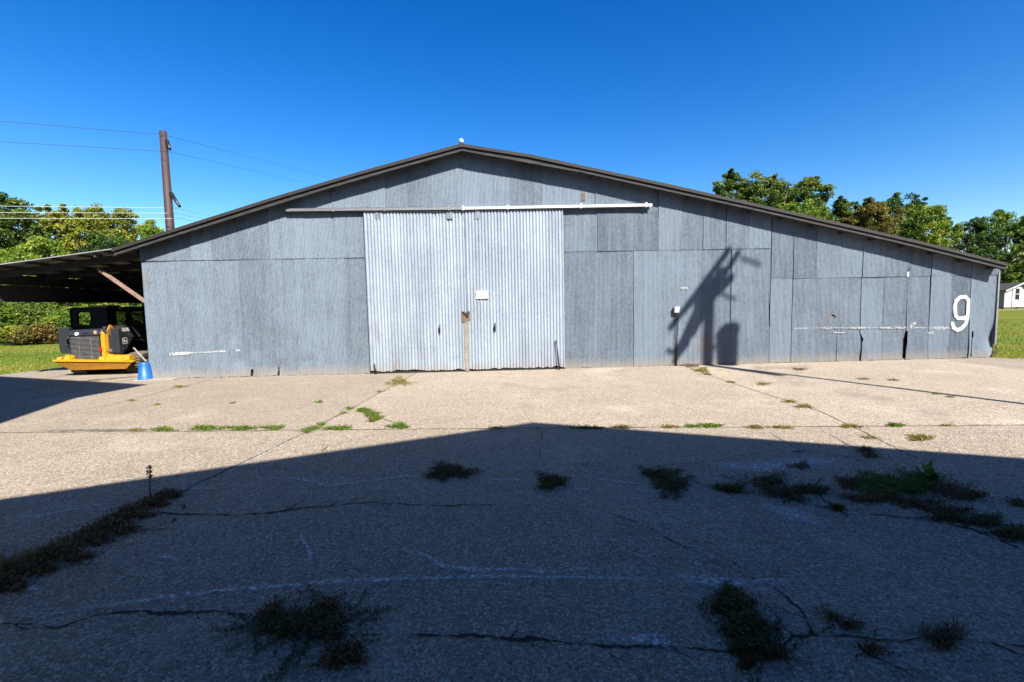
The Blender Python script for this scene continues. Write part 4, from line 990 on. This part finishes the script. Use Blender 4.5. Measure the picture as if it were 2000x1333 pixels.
wn = H(MB().box((wx0, sY-.075, wz0), (wx1, sY-.062, wz1)), 'window', 'glass', dr)
H(MB().box((wx0-.02, sY-.085, (wz0+wz1)/2-.03), (wx1+.02, sY-.07, (wz0+wz1)/2+.03)), 'glazing_bar', 'white', dr)
for dx in (.15, sw/2, sw-.15): H(MB().box((sx0+dx-.1, sY+.1, 0), (sx0+dx+.1, sY+.3, zb_)), 'footing', 'mud')
o = MB().prism([(sx0-3, sY-.9, -.02), (sx0+sw+2, sY-.9, -.02), (sx0+sw+2, sY-.9, .12), (sx0-3, sY-.9, .06)], (0, .5, 0)).build('ramp_board', wood('tan_board', (.30, .23, .16), (.42, .34, .25))); tag(o, 'long tan board lying in the grass before the white shed', 'board')

# ------------------------------------------------------------------ weeds
def blades(P, h, w, r, spread=.6, droop=.5):
    """P (n,3) roots; returns quads + tris as quads (2 segments)"""
    n = len(P); a = r.rand(n)*2*np.pi; ln = h*(.4+.9*r.rand(n)); sp = spread*r.rand(n)**.7
    d = np.stack([np.cos(a)*sp, np.sin(a)*sp, np.sqrt(np.clip(1-sp**2, .05, 1))], 1)
    sd = np.stack([-np.sin(a), np.cos(a), np.zeros(n)], 1)*(w*(.6+.8*r.rand(n)))[:, None]
    m = P+d*(ln*.55)[:, None]; t = m+(d*np.array([1.3, 1.3, 1-droop]))*(ln*.5)[:, None]; t[:, 2] = np.maximum(t[:, 2], .004)
    v = np.stack([P-sd, P+sd, m+sd*.8, m-sd*.8, t+sd*.12, t-sd*.12], 1).reshape(-1, 3); i = np.arange(n)*6
    f = np.concatenate([np.stack([i, i+1, i+2, i+3], 1), np.stack([i+3, i+2, i+4, i+5], 1)])
    return v, f
def weed(px, m, h, n, label, seed, name='weed_clump', w=.0022, spread=.88, leafy=0, leafsize=.012, group=None, cat='weeds', droop=.5, dense=1.0, pts=None, runners=0):
    """px: list of (cx, cy, rx, ry) footprint ellipses in the photo, laid on the ground"""
    r = np.random.RandomState(seed); P = []; per = n//len(px)
    for (cx, cy, rx, ry) in px:
        a = r.rand(per)*2*np.pi; q = r.rand(per)**.62*(.72+.3*np.sin(a*3+seed)+.2*np.sin(a*7+seed*2)+.14*np.sin(a*13+seed*3)+.25*r.rand(per)**3)
        for k in range(per): g = G(cx+rx*q[k]*math.cos(a[k]), cy+ry*q[k]*math.sin(a[k])); P.append((g[0], g[1], 0.002))
    P = np.array(P); c0 = P.mean(0); c0[2] = 0
    hh = h*.72*(.55+.45*np.sin(P[:, 0]*23+seed)*np.sin(P[:, 1]*19+seed)+.35*r.rand(len(P)))
    v, f = blades(P, np.maximum(hh, .3*h), w, r, spread, droop); t = np.clip(np.tile(r.rand(len(P))*.7+.1, 2)+r.normal(size=2*len(P))*.08, 0, 1)
    k = int(leafy*len(P))
    if k:
        ii = r.choice(len(P), k); C = P[ii]+np.stack([r.normal(size=k)*.03, r.normal(size=k)*.03, h*r.rand(k)**1.5*.6+.003], 1)
        v2, f2, t2 = leaf_cloud(C, np.full(k, .02), r.rand(k), 3, leafsize*.6, r, up=.6); v2[:, 2] = np.maximum(v2[:, 2], .004); f = np.concatenate([f, f2+len(v)]); v = np.concatenate([v, v2]); t = np.concatenate([t, t2])
    if runners:
        for q in range(runners):
            s0 = P[r.randint(len(P))]; a = r.rand()*2*np.pi; L_ = .12+.36*r.rand()**1.5; m_ = int(L_/.004); tt = np.linspace(0, 1, m_); ang = a+np.cumsum(r.normal(size=m_)*.08)
            xy = s0[:2]+np.cumsum(np.stack([np.cos(ang), np.sin(ang)], 1)*L_/m_, 0); Q = np.concatenate([xy, np.full((m_, 1), .006)], 1)+r.normal(size=(m_, 3))*.004; Q[:, 2] = np.abs(Q[:, 2])
            v3, f3 = blades(Q, .028, .002, r, .9, .5); f = np.concatenate([f, f3+len(v)]); v = np.concatenate([v, v3]); t = np.concatenate([t, r.rand(len(f3))*.6])
    o = npmesh(name, v, f, LEAF[m], None, {'tint': ('FACE', t)}, loc=tuple(c0)); tag(o, label, cat, group); return o
FG = 'weed clumps on the shaded concrete'; JG = 'small weeds growing in the sunlit joints'
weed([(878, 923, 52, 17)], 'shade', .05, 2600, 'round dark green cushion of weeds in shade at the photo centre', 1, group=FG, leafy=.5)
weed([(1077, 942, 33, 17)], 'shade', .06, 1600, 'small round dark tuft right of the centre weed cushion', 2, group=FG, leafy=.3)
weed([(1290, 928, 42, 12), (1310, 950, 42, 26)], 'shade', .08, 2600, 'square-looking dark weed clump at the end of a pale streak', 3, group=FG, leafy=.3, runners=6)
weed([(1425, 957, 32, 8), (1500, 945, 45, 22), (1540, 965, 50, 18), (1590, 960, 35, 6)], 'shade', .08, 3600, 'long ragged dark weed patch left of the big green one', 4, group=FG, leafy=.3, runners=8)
weed([(1560, 911, 28, 8)], 'dry', .07, 500, 'wispy reddish tuft close to the shadow edge', 5, group=FG, w=.002)
weed([(1690, 880, 20, 6), (1700, 890, 14, 8)], 'dry', .05, 700, 'brown weeds crossing the shadow edge at right', 6, group=FG, leafy=.3)
weed([(1560, 883, 12, 3)], 'dry', .03, 160, 'tiny brown tuft just inside the shadow edge', 7, group=FG)
weed([(1720, 945, 60, 22), (1790, 945, 50, 22), (1750, 958, 70, 18)], 'weed', .10, 6000, 'largest weed patch, green grass ringed with brown at right', 8, name='grass_patch', group=FG, leafy=.2)
weed([(1660, 945, 28, 12), (1850, 960, 55, 16), (1890, 970, 35, 9), (1700, 975, 70, 10), (1790, 985, 60, 10), (1850, 1000, 50, 6)], 'dry', .06, 5200, 'dead brown stems around the largest green weed patch', 9, group=FG, leafy=.4)
def dock(px, py, label, seed, n=12, h=.22, yellow=True):
    r = np.random.RandomState(seed); g = G(px, py); mb = MB(); V = []; Fq = []; t = []
    for i in range(n):
        a = r.rand()*6.28; L_ = h*(.6+.6*r.rand()); el = R(35+45*r.rand()); w_ = .022+.012*r.rand(); d = np.array([math.cos(a)*math.cos(el), math.sin(a)*math.cos(el), math.sin(el)]); s_ = np.array([-math.sin(a), math.cos(a), 0])
        p = np.array([g[0]+r.normal()*.03, g[1]+r.normal()*.03, .0]); b = len(V)
        for k, ww in enumerate((.15, .6, 1, .9, .5, .05)):
            q = p+d*L_*k/5-np.array([0, 0, .05*(k/5)**2]); wv = w_*ww*(1+.25*math.sin(k*3+i)); V += [q-s_*wv, q+s_*wv]
        for k in range(5): Fq.append((b+2*k, b+2*k+1, b+2*k+3, b+2*k+2)); t.append(r.rand() if i else 1.0)
    o = npmesh('dock_plant', np.array(V), np.array(Fq), LEAF['weed'], None, {'tint': ('FACE', t)}, loc=(g[0], g[1], 0)); tag(o, label, 'plant'); return o
dock(1808, 940, 'broad-leaved dock plant standing in the largest weed patch', 5, 14)
weed([(1637, 995, 16, 6)], 'shade', .08, 360, 'small spiky dark tuft alone on the crack at right', 10, group=FG)
weed([(1850, 1014, 40, 7), (1920, 1020, 45, 12), (1975, 1045, 35, 14)], 'shade', .07, 2600, 'weeds filling the crack at the right edge', 11, group=FG, leafy=.3, runners=5)
weed([(1988, 985, 10, 6)], 'dry', .05, 500, 'small brown weed at the right edge above the crack weeds', 12, group=FG, leafy=.3)
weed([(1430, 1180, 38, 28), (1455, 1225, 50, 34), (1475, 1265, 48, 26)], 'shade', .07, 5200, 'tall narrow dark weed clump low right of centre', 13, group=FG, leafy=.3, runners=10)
weed([(1460, 1295, 22, 18), (1510, 1285, 25, 8)], 'dry', .04, 700, 'thin brown tail below the tall narrow weed clump', 14, group=FG, runners=6)
weed([(1660, 1222, 30, 10), (1625, 1205, 14, 12), (1700, 1270, 20, 6)], 'dry', .035, 600, 'flat wisp of dead weeds where the cracks meet', 15, group=FG, leafy=.3)
weed([(1840, 1250, 40, 22)], 'dry', .20, 420, 'spiky reddish tussock near the lower right corner', 16, group=FG, spread=.95, w=.002, droop=.9)
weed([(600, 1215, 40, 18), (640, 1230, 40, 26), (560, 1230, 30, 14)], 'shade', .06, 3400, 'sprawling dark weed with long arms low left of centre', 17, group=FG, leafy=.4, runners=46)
weed([(690, 1280, 30, 26), (640, 1190, 18, 14), (530, 1200, 22, 8), (655, 1290, 16, 22)], 'dry', .045, 1800, 'brown outer strands of the sprawling weed', 18, group=FG, leafy=.4, runners=16)
weed([(330, 970, 22, 5), (300, 985, 28, 9), (260, 1005, 40, 12), (215, 1030, 48, 14), (170, 1055, 50, 16), (115, 1085, 50, 18), (60, 1110, 45, 20), (20, 1140, 35, 22)], 'dry', .08, 12000, 'long brown bank of weeds filling the joint at left', 19, name='weed_bank', group=FG, leafy=.3, runners=10)
weed([(60, 1095, 60, 14), (20, 1110, 40, 20), (120, 1075, 40, 10)], 'olive', .16, 900, 'taller wispy grass at the lower left end of the weed bank', 20, group=FG, w=.0018)
weed([(240, 1040, 50, 8), (160, 1090, 25, 4)], 'dry', .02, 900, 'thin dead mat beside the weed bank', 21, group=FG, leafy=.5)
# tall dead stalk
g = G(297, 984); st = Under('dead_stalk', (g[0], g[1], 0), label='tall thin dead stalk with a seed head rising from the weed bank', cat='weed')
mb = MB(); tp = W(291, 912, g[1]); pts = [(g[0], g[1], 0), (g[0]-.01, g[1], tp[2]*.35), (g[0]+.0, g[1], tp[2]*.7), (tp[0]+.01, g[1], tp[2])]; mb.tube(pts, [.006, .005, .004, .003], 6)
for k in range(12):
    t_ = .2+.75*rnd.random(); z = tp[2]*t_; a = rnd.random()*6.28; mb.tube([(g[0], g[1], z), (g[0]+.03*math.cos(a), g[1]+.03*math.sin(a), z+.03)], [.0025, .001], 4)
st.add(mb.build('stem', simple('dead_stem', (.05, .03, .03), .9), origin=(g[0], g[1], 0)))
r = np.random.RandomState(4); cz_ = np.array([[tp[0]+.008*math.sin(i), g[1], tp[2]-.012*i] for i in range(8)]); v, f, t = leaf_cloud(cz_, np.full(8, .022), r.rand(8), 8, .011, r); st.add(npmesh('seed_head', v, f, LEAF['dry'], None, {'tint': ('FACE', t)}, loc=(g[0], g[1], 0)))
weed([(360, 992, 5, 3)], 'dry', .10, 26, 'tiny lone sprig right of the tall dead stalk', 22, spread=.3, group=FG)
# sunlit weeds: (cx, cy, rx, ry, material, height, n, label)
sun_w = [
 (320, 840, 26, 4, 'weed', .05, 500, 'leftmost dense green tuft in the long crosswise joint'),
 (268, 841, 20, 2, 'olive', .025, 200, 'thin low weeds at the left end of the crosswise joint'),
 (405, 838, 38, 4, 'weed', .06, 900, 'second green strip from the left in the crosswise joint'),
 (474, 838, 30, 3.5, 'weed', .05, 700, 'third green strip from the left in the crosswise joint'),
 (534, 837, 22, 4, 'weed', .05, 550, 'fourth green strip, short, left of where the joints cross'),
 (660, 838, 32, 3.5, 'weed', .05, 700, 'green strip just right of where the joints cross'),
 (778, 834, 20, 5, 'weed', .06, 650, 'bushy green tuft on the joint below the largest sunlit patch'),
 (780, 747, 26, 10, 'olive', .05, 900, 'olive weeds along the joint just below the left door'),
 (683, 799, 6, 3, 'weed', .04, 160, 'small green tuft on the lengthwise joint'),
 (670, 808, 6, 2, 'olive', .03, 120, 'tiny tuft a little lower on the lengthwise joint'),
 (742, 766, 5, 2, 'olive', .03, 110, 'tiny olive tuft under the olive strip by the door'),
 (725, 823, 8, 3, 'dry', .02, 150, 'brown dead spot below the largest sunlit green patch'),
 (622, 786, 7, 2, 'weed', .035, 130, 'lone green tuft on open concrete left of the joint'),
 (455, 788, 7, 1.5, 'olive', .02, 80, 'lone faint tuft on open concrete at left'),
 (307, 791, 7, 1.5, 'olive', .02, 80, 'faint olive tuft right of the big shadow on the left'),
 (352, 756, 18, 3, 'olive', .03, 220, 'olive weeds in the slanting joint left of the doors'),
 (258, 783, 10, 2, 'olive', .02, 100, 'low weeds at the lower end of the slanting joint'),
 (1347, 714, 28, 5, 'dry', .08, 700, 'brown weeds at the foot of the wall under the electrical box'),
 (1370, 724, 18, 6, 'olive', .06, 600, 'olive weeds running out from below the electrical box'),
 (1381, 732, 12, 2, 'dry', .03, 150, 'dry sprigs at the end of the weeds below the box'),
 (1427, 747, 10, 2, 'olive', .03, 160, 'small olive tuft right of the weeds below the box'),
 (1491, 751, 14, 2.5, 'olive', .04, 260, 'oval olive tuft out on the sunlit concrete'),
 (1562, 722, 18, 2.5, 'dry', .04, 260, 'reddish dry sprig near the wall beyond the thin shadow'),
 (1688, 741, 14, 1.5, 'dry', .03, 130, 'flat dry sprig above the thin pole shadow'),
 (1746, 743, 12, 2, 'dry', .03, 130, 'dry sprig between the pole shadow and the far wall'),
 (1570, 795, 18, 4, 'olive', .03, 320, 'olive weeds along the slanting crack right of centre'),
 (1543, 785, 14, 3, 'olive', .025, 240, 'faint weeds higher on the slanting crack'),
 (1310, 835, 20, 2, 'olive', .035, 300, 'first olive strip right of the shadow peak in the joint'),
 (1352, 834, 14, 2.5, 'weed', .04, 260, 'short green strip second right of the shadow peak'),
 (1388, 833, 26, 3.5, 'weed', .05, 520, 'bright green strip third right of the shadow peak'),
 (1475, 836, 18, 2.5, 'olive', .035, 300, 'fourth olive strip right of the shadow peak'),
 (1527, 836, 24, 2, 'olive', .03, 320, 'fifth strip right of the shadow peak, thin and olive'),
 (1662, 834, 22, 2.5, 'olive', .04, 360, 'olive tuft on the joint toward the right'),
 (1748, 832, 17, 3, 'weed', .05, 360, 'rounded green tuft on the joint toward the right'),
 (1797, 857, 26, 6, 'olive', .05, 500, 'slanting olive tuft below the joint at right'),
 (1848, 832, 12, 1.5, 'olive', .02, 100, 'faint weeds at the right end of the joint'),
 (1150, 837, 40, 2, 'shade', .04, 400, 'dark strip of weeds in the joint just inside the shadow'),
 (1215, 836, 18, 3, 'shade', .04, 300, 'dark tuft on the joint at the right of the shadow peak'),
 (968, 837, 16, 1.5, 'shade', .03, 130, 'dark sprig on the joint left of the shadow peak'),
 (1097, 714, 11, 3, 'weed', .10, 260, 'fresh green sprout at the right foot of the sliding doors'),
 (1886, 698, 14, 3, 'weed', .09, 360, 'green weeds under the split seam beside the 9'),
 (1912, 696, 10, 3, 'bright', .10, 260, 'light green sprout near the far right barn corner'),
 (1935, 692, 16, 5, 'dry', .22, 160, 'dead bare stems at the far right barn corner'),
 (1700, 856, 16, 2, 'olive', .02, 160, 'low faint weeds on the worn concrete at right'),
 (1828, 770, 14, 2, 'olive', .02, 120, 'low weeds right under the thin pole shadow'),
 (1858, 776, 10, 1.5, 'olive', .02, 90, 'faint weed below the right end of the thin pole shadow'),
 (535, 722, 6, 5, 'dry', .14, 60, 'tangle of dead stems at the foot of the dented left wall'),
 (1570, 722, 3, 1, 'dry', .02, 20, 'tiny dry crumbs by the reddish sprig'),
]
for i, (cx, cy, rx, ry, m, h, n, lab) in enumerate(sun_w):
    weed([(cx, cy, rx, ry)], m, h, int(n*1.3), lab, 100+i, group=JG, leafy=.35, w=.004, leafsize=.014)
weed([(725, 810, 16, 6), (733, 818, 12, 5), (710, 803, 14, 3)], 'weed', .06, 2600, 'largest sunlit green patch, hook shaped, right of the joint', 90, name='grass_patch', leafy=.5, w=.004, group=JG)
weed([(612, 838, 14, 4), (600, 843, 10, 4), (628, 830, 8, 3)], 'weed', .05, 900, 'green weeds where the two long joints cross', 91, leafy=.4, w=.004, group=JG)
# crumbs of concrete and dead bits lying about
r = np.random.RandomState(321); n = 2600
cx_ = r.uniform(-6.5, 7.5, n); cy_ = -10.8+r.rand(n)**.8*10.6; near = r.rand(n) < .35
lines = [((-2.95, -8.2), .35), ((4.6, -7.4), .9), ((1.9, -9.1), .5), ((-.9, -9.9), .4)]
for i in np.where(near)[0]:
    (qx, qy), sg = lines[r.randint(4)]; cx_[i] = qx+r.normal()*sg; cy_[i] = qy+r.normal()*sg*.6
sz = .0025+.006*r.rand(n)**3+.004*(r.rand(n) > .97); base_ = np.array([[1, 0, 0], [-.5, .87, 0], [-.5, -.87, 0], [.1, .05, 1.1]])
V_ = np.stack([cx_, cy_, np.full(n, .001)], 1)[:, None]+base_[None]*sz[:, None, None]*(.6+.8*r.rand(n, 4, 1)); F_ = np.concatenate([np.array([[0, 1, 3], [1, 2, 3], [2, 0, 3]])+4*i for i in range(n)])
o = npmesh('concrete_crumbs', V_.reshape(-1, 3), F_, simple('crumbs', (.42, .36, .29), .9, 0, .6, 3)); tag(o, 'loose crumbs and grit scattered on the concrete', 'grit', kind='stuff')

# lawn blades along visible lawn
r = np.random.RandomState(55); Pl = []
def scatter(n, fn):
    out = []
    while len(out) < n:
        g = fn(); out.append(g)
    return out
n = 42000; u = r.rand(n); w_ = r.rand(n)
A = G(0, 733); pts = np.stack([-40+u*28.6, .2+(w_**1.4)*17, np.zeros(n)-.03], 1)
edge = np.interp(pts[:, 0], [-40, -22, -16.8, -14.06, -13.4, -12.6, -11.6, -11], [-12, -6, -.9, 1.65, 2.6, 4.6, 12, 26]); pts = pts[pts[:, 1] > edge+.02*r.rand(len(pts))]
n2 = 30000; p2 = np.stack([13.2+r.rand(n2)*22, -.2+(r.rand(n2)**1.5)*24, np.zeros(n2)-.03], 1); e2_ = np.interp(p2[:, 0], [13.1, 13.25, 13.6, 16.5, 40], [.2, .1, -.30, -.62, -1.2]); p2 = p2[p2[:, 1] > e2_]
P = np.concatenate([pts, p2]); dist = np.hypot(P[:, 0], P[:, 1]+11.87)
v, f = blades(P, .085, .006, r, .6, .4)
o = npmesh('lawn_grass', v, f, LEAF['lawn'], None, {'tint': ('FACE', np.tile(np.clip(.5+.35*np.sin(P[:, 1]*.9+P[:, 0]*.13)+r.normal(size=len(P))*.2, 0, 1), 2))}); tag(o, 'mown lawn grass beside the concrete', 'grass', kind='stuff')

# ------------------------------------------------------------------ what stands behind and beside the camera (casts the shadows)
YB = -13.05
def back(px, extra=0):
    g = G(*px); h = (g[1]-YB)/(-LDIR[1]/LDIR[2]*1.0) ; return g, h
kx, ky = LDIR[0]/-LDIR[2], LDIR[1]/-LDIR[2]          # shadow shift per metre of height
def lift(g, y):                                       # the point at plane Y=y whose shadow falls on ground point g
    h = (g[1]-y)/ky; return (g[0]-kx*h, y, h)
ap_ = lift(G(1040, 825), YB); l_ = lift(G(0, 975), YB); r_ = lift(G(2000, 895), YB)
def ext(a, b, x): t = (x-a[0])/(b[0]-a[0]); return a[2]+(b[2]-a[2])*t
xl, xr_ = -4.3, 14.0; zl, zr_ = ext(ap_, l_, xl), ext(ap_, r_, xr_)
OB = Under('opposite_barn', ((xl+xr_)/2, YB, 0), label='metal barn facing the first one, standing right behind the viewer', cat='barn')
OBO = ((xl+xr_)/2, YB, 0)
def O(mb, n, m, lab=None, bevel=0): o = mb.build(n, m, origin=OBO, bevel=bevel); OB.add(o, lab); return o
xs = [xl, ap_[0], xr_]; zz = [zl, ap_[2], zr_]
wallf = lambda q: np.interp(q, xs, zz)-.12
o = corr([(xl+.2, xr_-.2, 0, wallf, .5, 0, 0)], P1, A1, 6, .6, 'front_wall', simple('pale_bounce_sheet', (1.3, 1.25, 1.18), .6, 0, .06), YB-.3, drop=[], origin=Vector(OBO)); OB.add(o)  # unseen front made pale to bounce fill light onto the shaded concrete
mb = MB()
for a_, b_ in ((0, 1), (1, 2)):
    mb.hexa([(xs[a_], YB, zz[a_]-.15), (xs[b_], YB, zz[b_]-.15), (xs[b_], YB-20, zz[b_]-.15), (xs[a_], YB-20, zz[a_]-.15)], [(xs[a_], YB, zz[a_]), (xs[b_], YB, zz[b_]), (xs[b_], YB-20, zz[b_]), (xs[a_], YB-20, zz[a_])])
O(mb, 'roof', 'roof')
O(MB().box((xl+.2, YB-20, 0), (xl+.26, YB-.32, zl-.16)), 'side_wall', 'track'); O(MB().box((xr_-.26, YB-20, 0), (xr_-.2, YB-.32, zr_-.16)), 'side_wall', 'track'); 
O(MB().prism([(xl+.27, YB-19.9, 0), (xr_-.27, YB-19.9, 0), (xr_-.27, YB-19.9, zr_-.16), (ap_[0], YB-19.9, ap_[2]-.2), (xl+.27, YB-19.9, zl-.16)], (0, .1, 0)), 'back_wall', 'track')
# tall gabled store to the left of the viewer
hN = 7.6; cN = G(288, 751.5); c1 = (cN[0]-kx*hN, cN[1]-ky*hN); c2 = G(0, 828); c2_ = (c2[0]-kx*hN, c2[1]-ky*hN)
rid = 4.9; g3 = G(0, 735.5)
sN = .5*1.0; zr2_ = hN+sN*rid
NBO = (c1[0]-rid, c1[1]-4, 0); NB = Under('tall_store', NBO, label='tall gabled metal store standing left of the viewer', cat='barn')
e_dir = np.array([c2_[0]-c1[0], c2_[1]-c1[1]]); e_dir = e_dir/np.linalg.norm(e_dir)*6.5
x0_, y0_ = c1
def Nn(mb, n, m): o = mb.build(n, m, origin=NBO); NB.add(o)
bB = G(150, 777); c1b = (bB[0]-kx*hN, bB[1]-ky*hN); far = np.array(c2_)+e_dir*.6
foot = [(x0_-1.7, y0_-2.8), (x0_-1.7+e_dir[0], y0_-2.8+e_dir[1]), (x0_-2*rid+1.0+e_dir[0], y0_+e_dir[1]-2.8), (x0_-2*rid+1.0, y0_-2.8)]
Nn(MB().hexa([(x, y, 0) for x, y in foot], [(x, y, hN-.15) for x, y in foot]), 'wall', 'track')
mb = MB(); lo = [(x0_, y0_, hN), (x0_-rid, y0_, zr2_), (x0_-rid+far[0]-x0_, far[1], zr2_), (far[0], far[1], hN), (c2_[0], c2_[1], hN), (c1b[0], c1b[1], hN)]
mb.hexa([(x, y, z-.06) for x, y, z in lo][::-1], lo[::-1])
mb.prism([(x0_-2*rid, y0_, hN), (x0_-rid-.001, y0_, zr2_), (x0_-rid-.001, y0_, zr2_-.06), (x0_-2*rid, y0_, hN-.06)], (far[0]-x0_, far[1]-y0_, 0))
Nn(mb, 'roof', 'roof')
for px_, py_ in ((x0_-1.75, y0_-2.75), (x0_-2*rid+.9, y0_-1.5)): Nn(MB().box((px_-.1, py_-.1, 0), (px_+.1, py_+.1, hN+.4)), 'post', 'darkwood')
# service pole with cross arms and a can, right of the viewer: its shadow lies on wall and concrete
LP = 9.5; Hd = np.array([-math.sin(SUN_AZ), math.cos(SUN_AZ)])
def up_sun(p, d=LP): p = np.array(p, float); return p-LDIR/math.cos(SUN_EL)*d
def ws(px, py, d=LP): return up_sun(W(px, py, -.02), d)
def onpole(px_x, py, d=LP): return ws(px_x, py, d)
pb_ = up_sun((5.66, -.07, 0)); pb0 = (pb_[0], pb_[1], 0)
SP = Under('service_pole', pb0, label='wooden service pole with slanted cross arms and a can transformer', cat='power pole')
def Q(mb, n, m): o = mb.build(n, m, origin=pb0); SP.add(o)
tpz = ws(1395, 560)[2]
Q(MB().tube([(pb0[0], pb0[1], 0), (pb0[0], pb0[1], tpz)], [.075, .06], 12), 'pole', 'bark')
Q(MB().tube([ws(1386, 590), ws(1384, 640), ws(1382, 712), G(1520, 733)-LDIR/math.cos(SUN_EL)*LP+0*RT], [.12, .13, .14, .13], 12), 'riser', 'bark')
for a, b, rr_ in (((1310, 640), (1424, 488), .078), ((1325, 620), (1395, 545), .07), ((1318, 690), (1443, 492), .075)):
    Q(MB().tube([ws(*a), ws(*b)], rr_, 8), 'cross_arm', 'bark')
Q(MB().tube([ws(1352, 650), ws(1372, 590), ws(1400, 560), ws(1412, 530)], [.12, .2, .20, .14], 12), 'transformer', 'black')
Q(MB().tube([ws(1335, 670), ws(1368, 610)], [.12, .20], 12), 'transformer', 'black')
Q(MB().tube([ws(1380, 570), ws(1382, 540)], .08, 8), 'bushing', 'black')
Q(MB().tube([ws(1412, 560), ws(1430, 540)], .10, 8), 'bushing', 'black')
Q(MB().tube([ws(1405, 572, 10.5), ws(1440, 585, 10.5)], .04, 6), 'bracket_arm', 'black')
Q(MB().tube([ws(1448, 503, 11), ws(1487, 517, 11)], .045, 6), 'bracket_arm', 'black')
Q(MB().tube([ws(1316, 706), ws(1345, 670)], .06, 8), 'strut', 'bark'); Q(MB().tube([ws(1302, 682), ws(1320, 690)], .05, 8), 'strut', 'bark')
ct1 = ws(1422, 636); cbm = up_sun(G(1530, 720)); cbm = np.array([ct1[0], ct1[1], cbm[2]])
Q(MB().tube([(cbm[0], cbm[1], cbm[2]), (ct1[0], ct1[1], ct1[2]-.2), (ct1[0], ct1[1], ct1[2]-.19), (ct1[0], ct1[1], ct1[2]-.06), (ct1[0], ct1[1], ct1[2])], [.265, .265, .30, .16, .05], 20), 'tank', 'black')
Q(MB().tube([(cbm[0]-.1, cbm[1], (cbm[2]+ct1[2])/2), (pb0[0], pb0[1], (cbm[2]+ct1[2])/2)], .04, 6), 'tank_bracket', 'black')
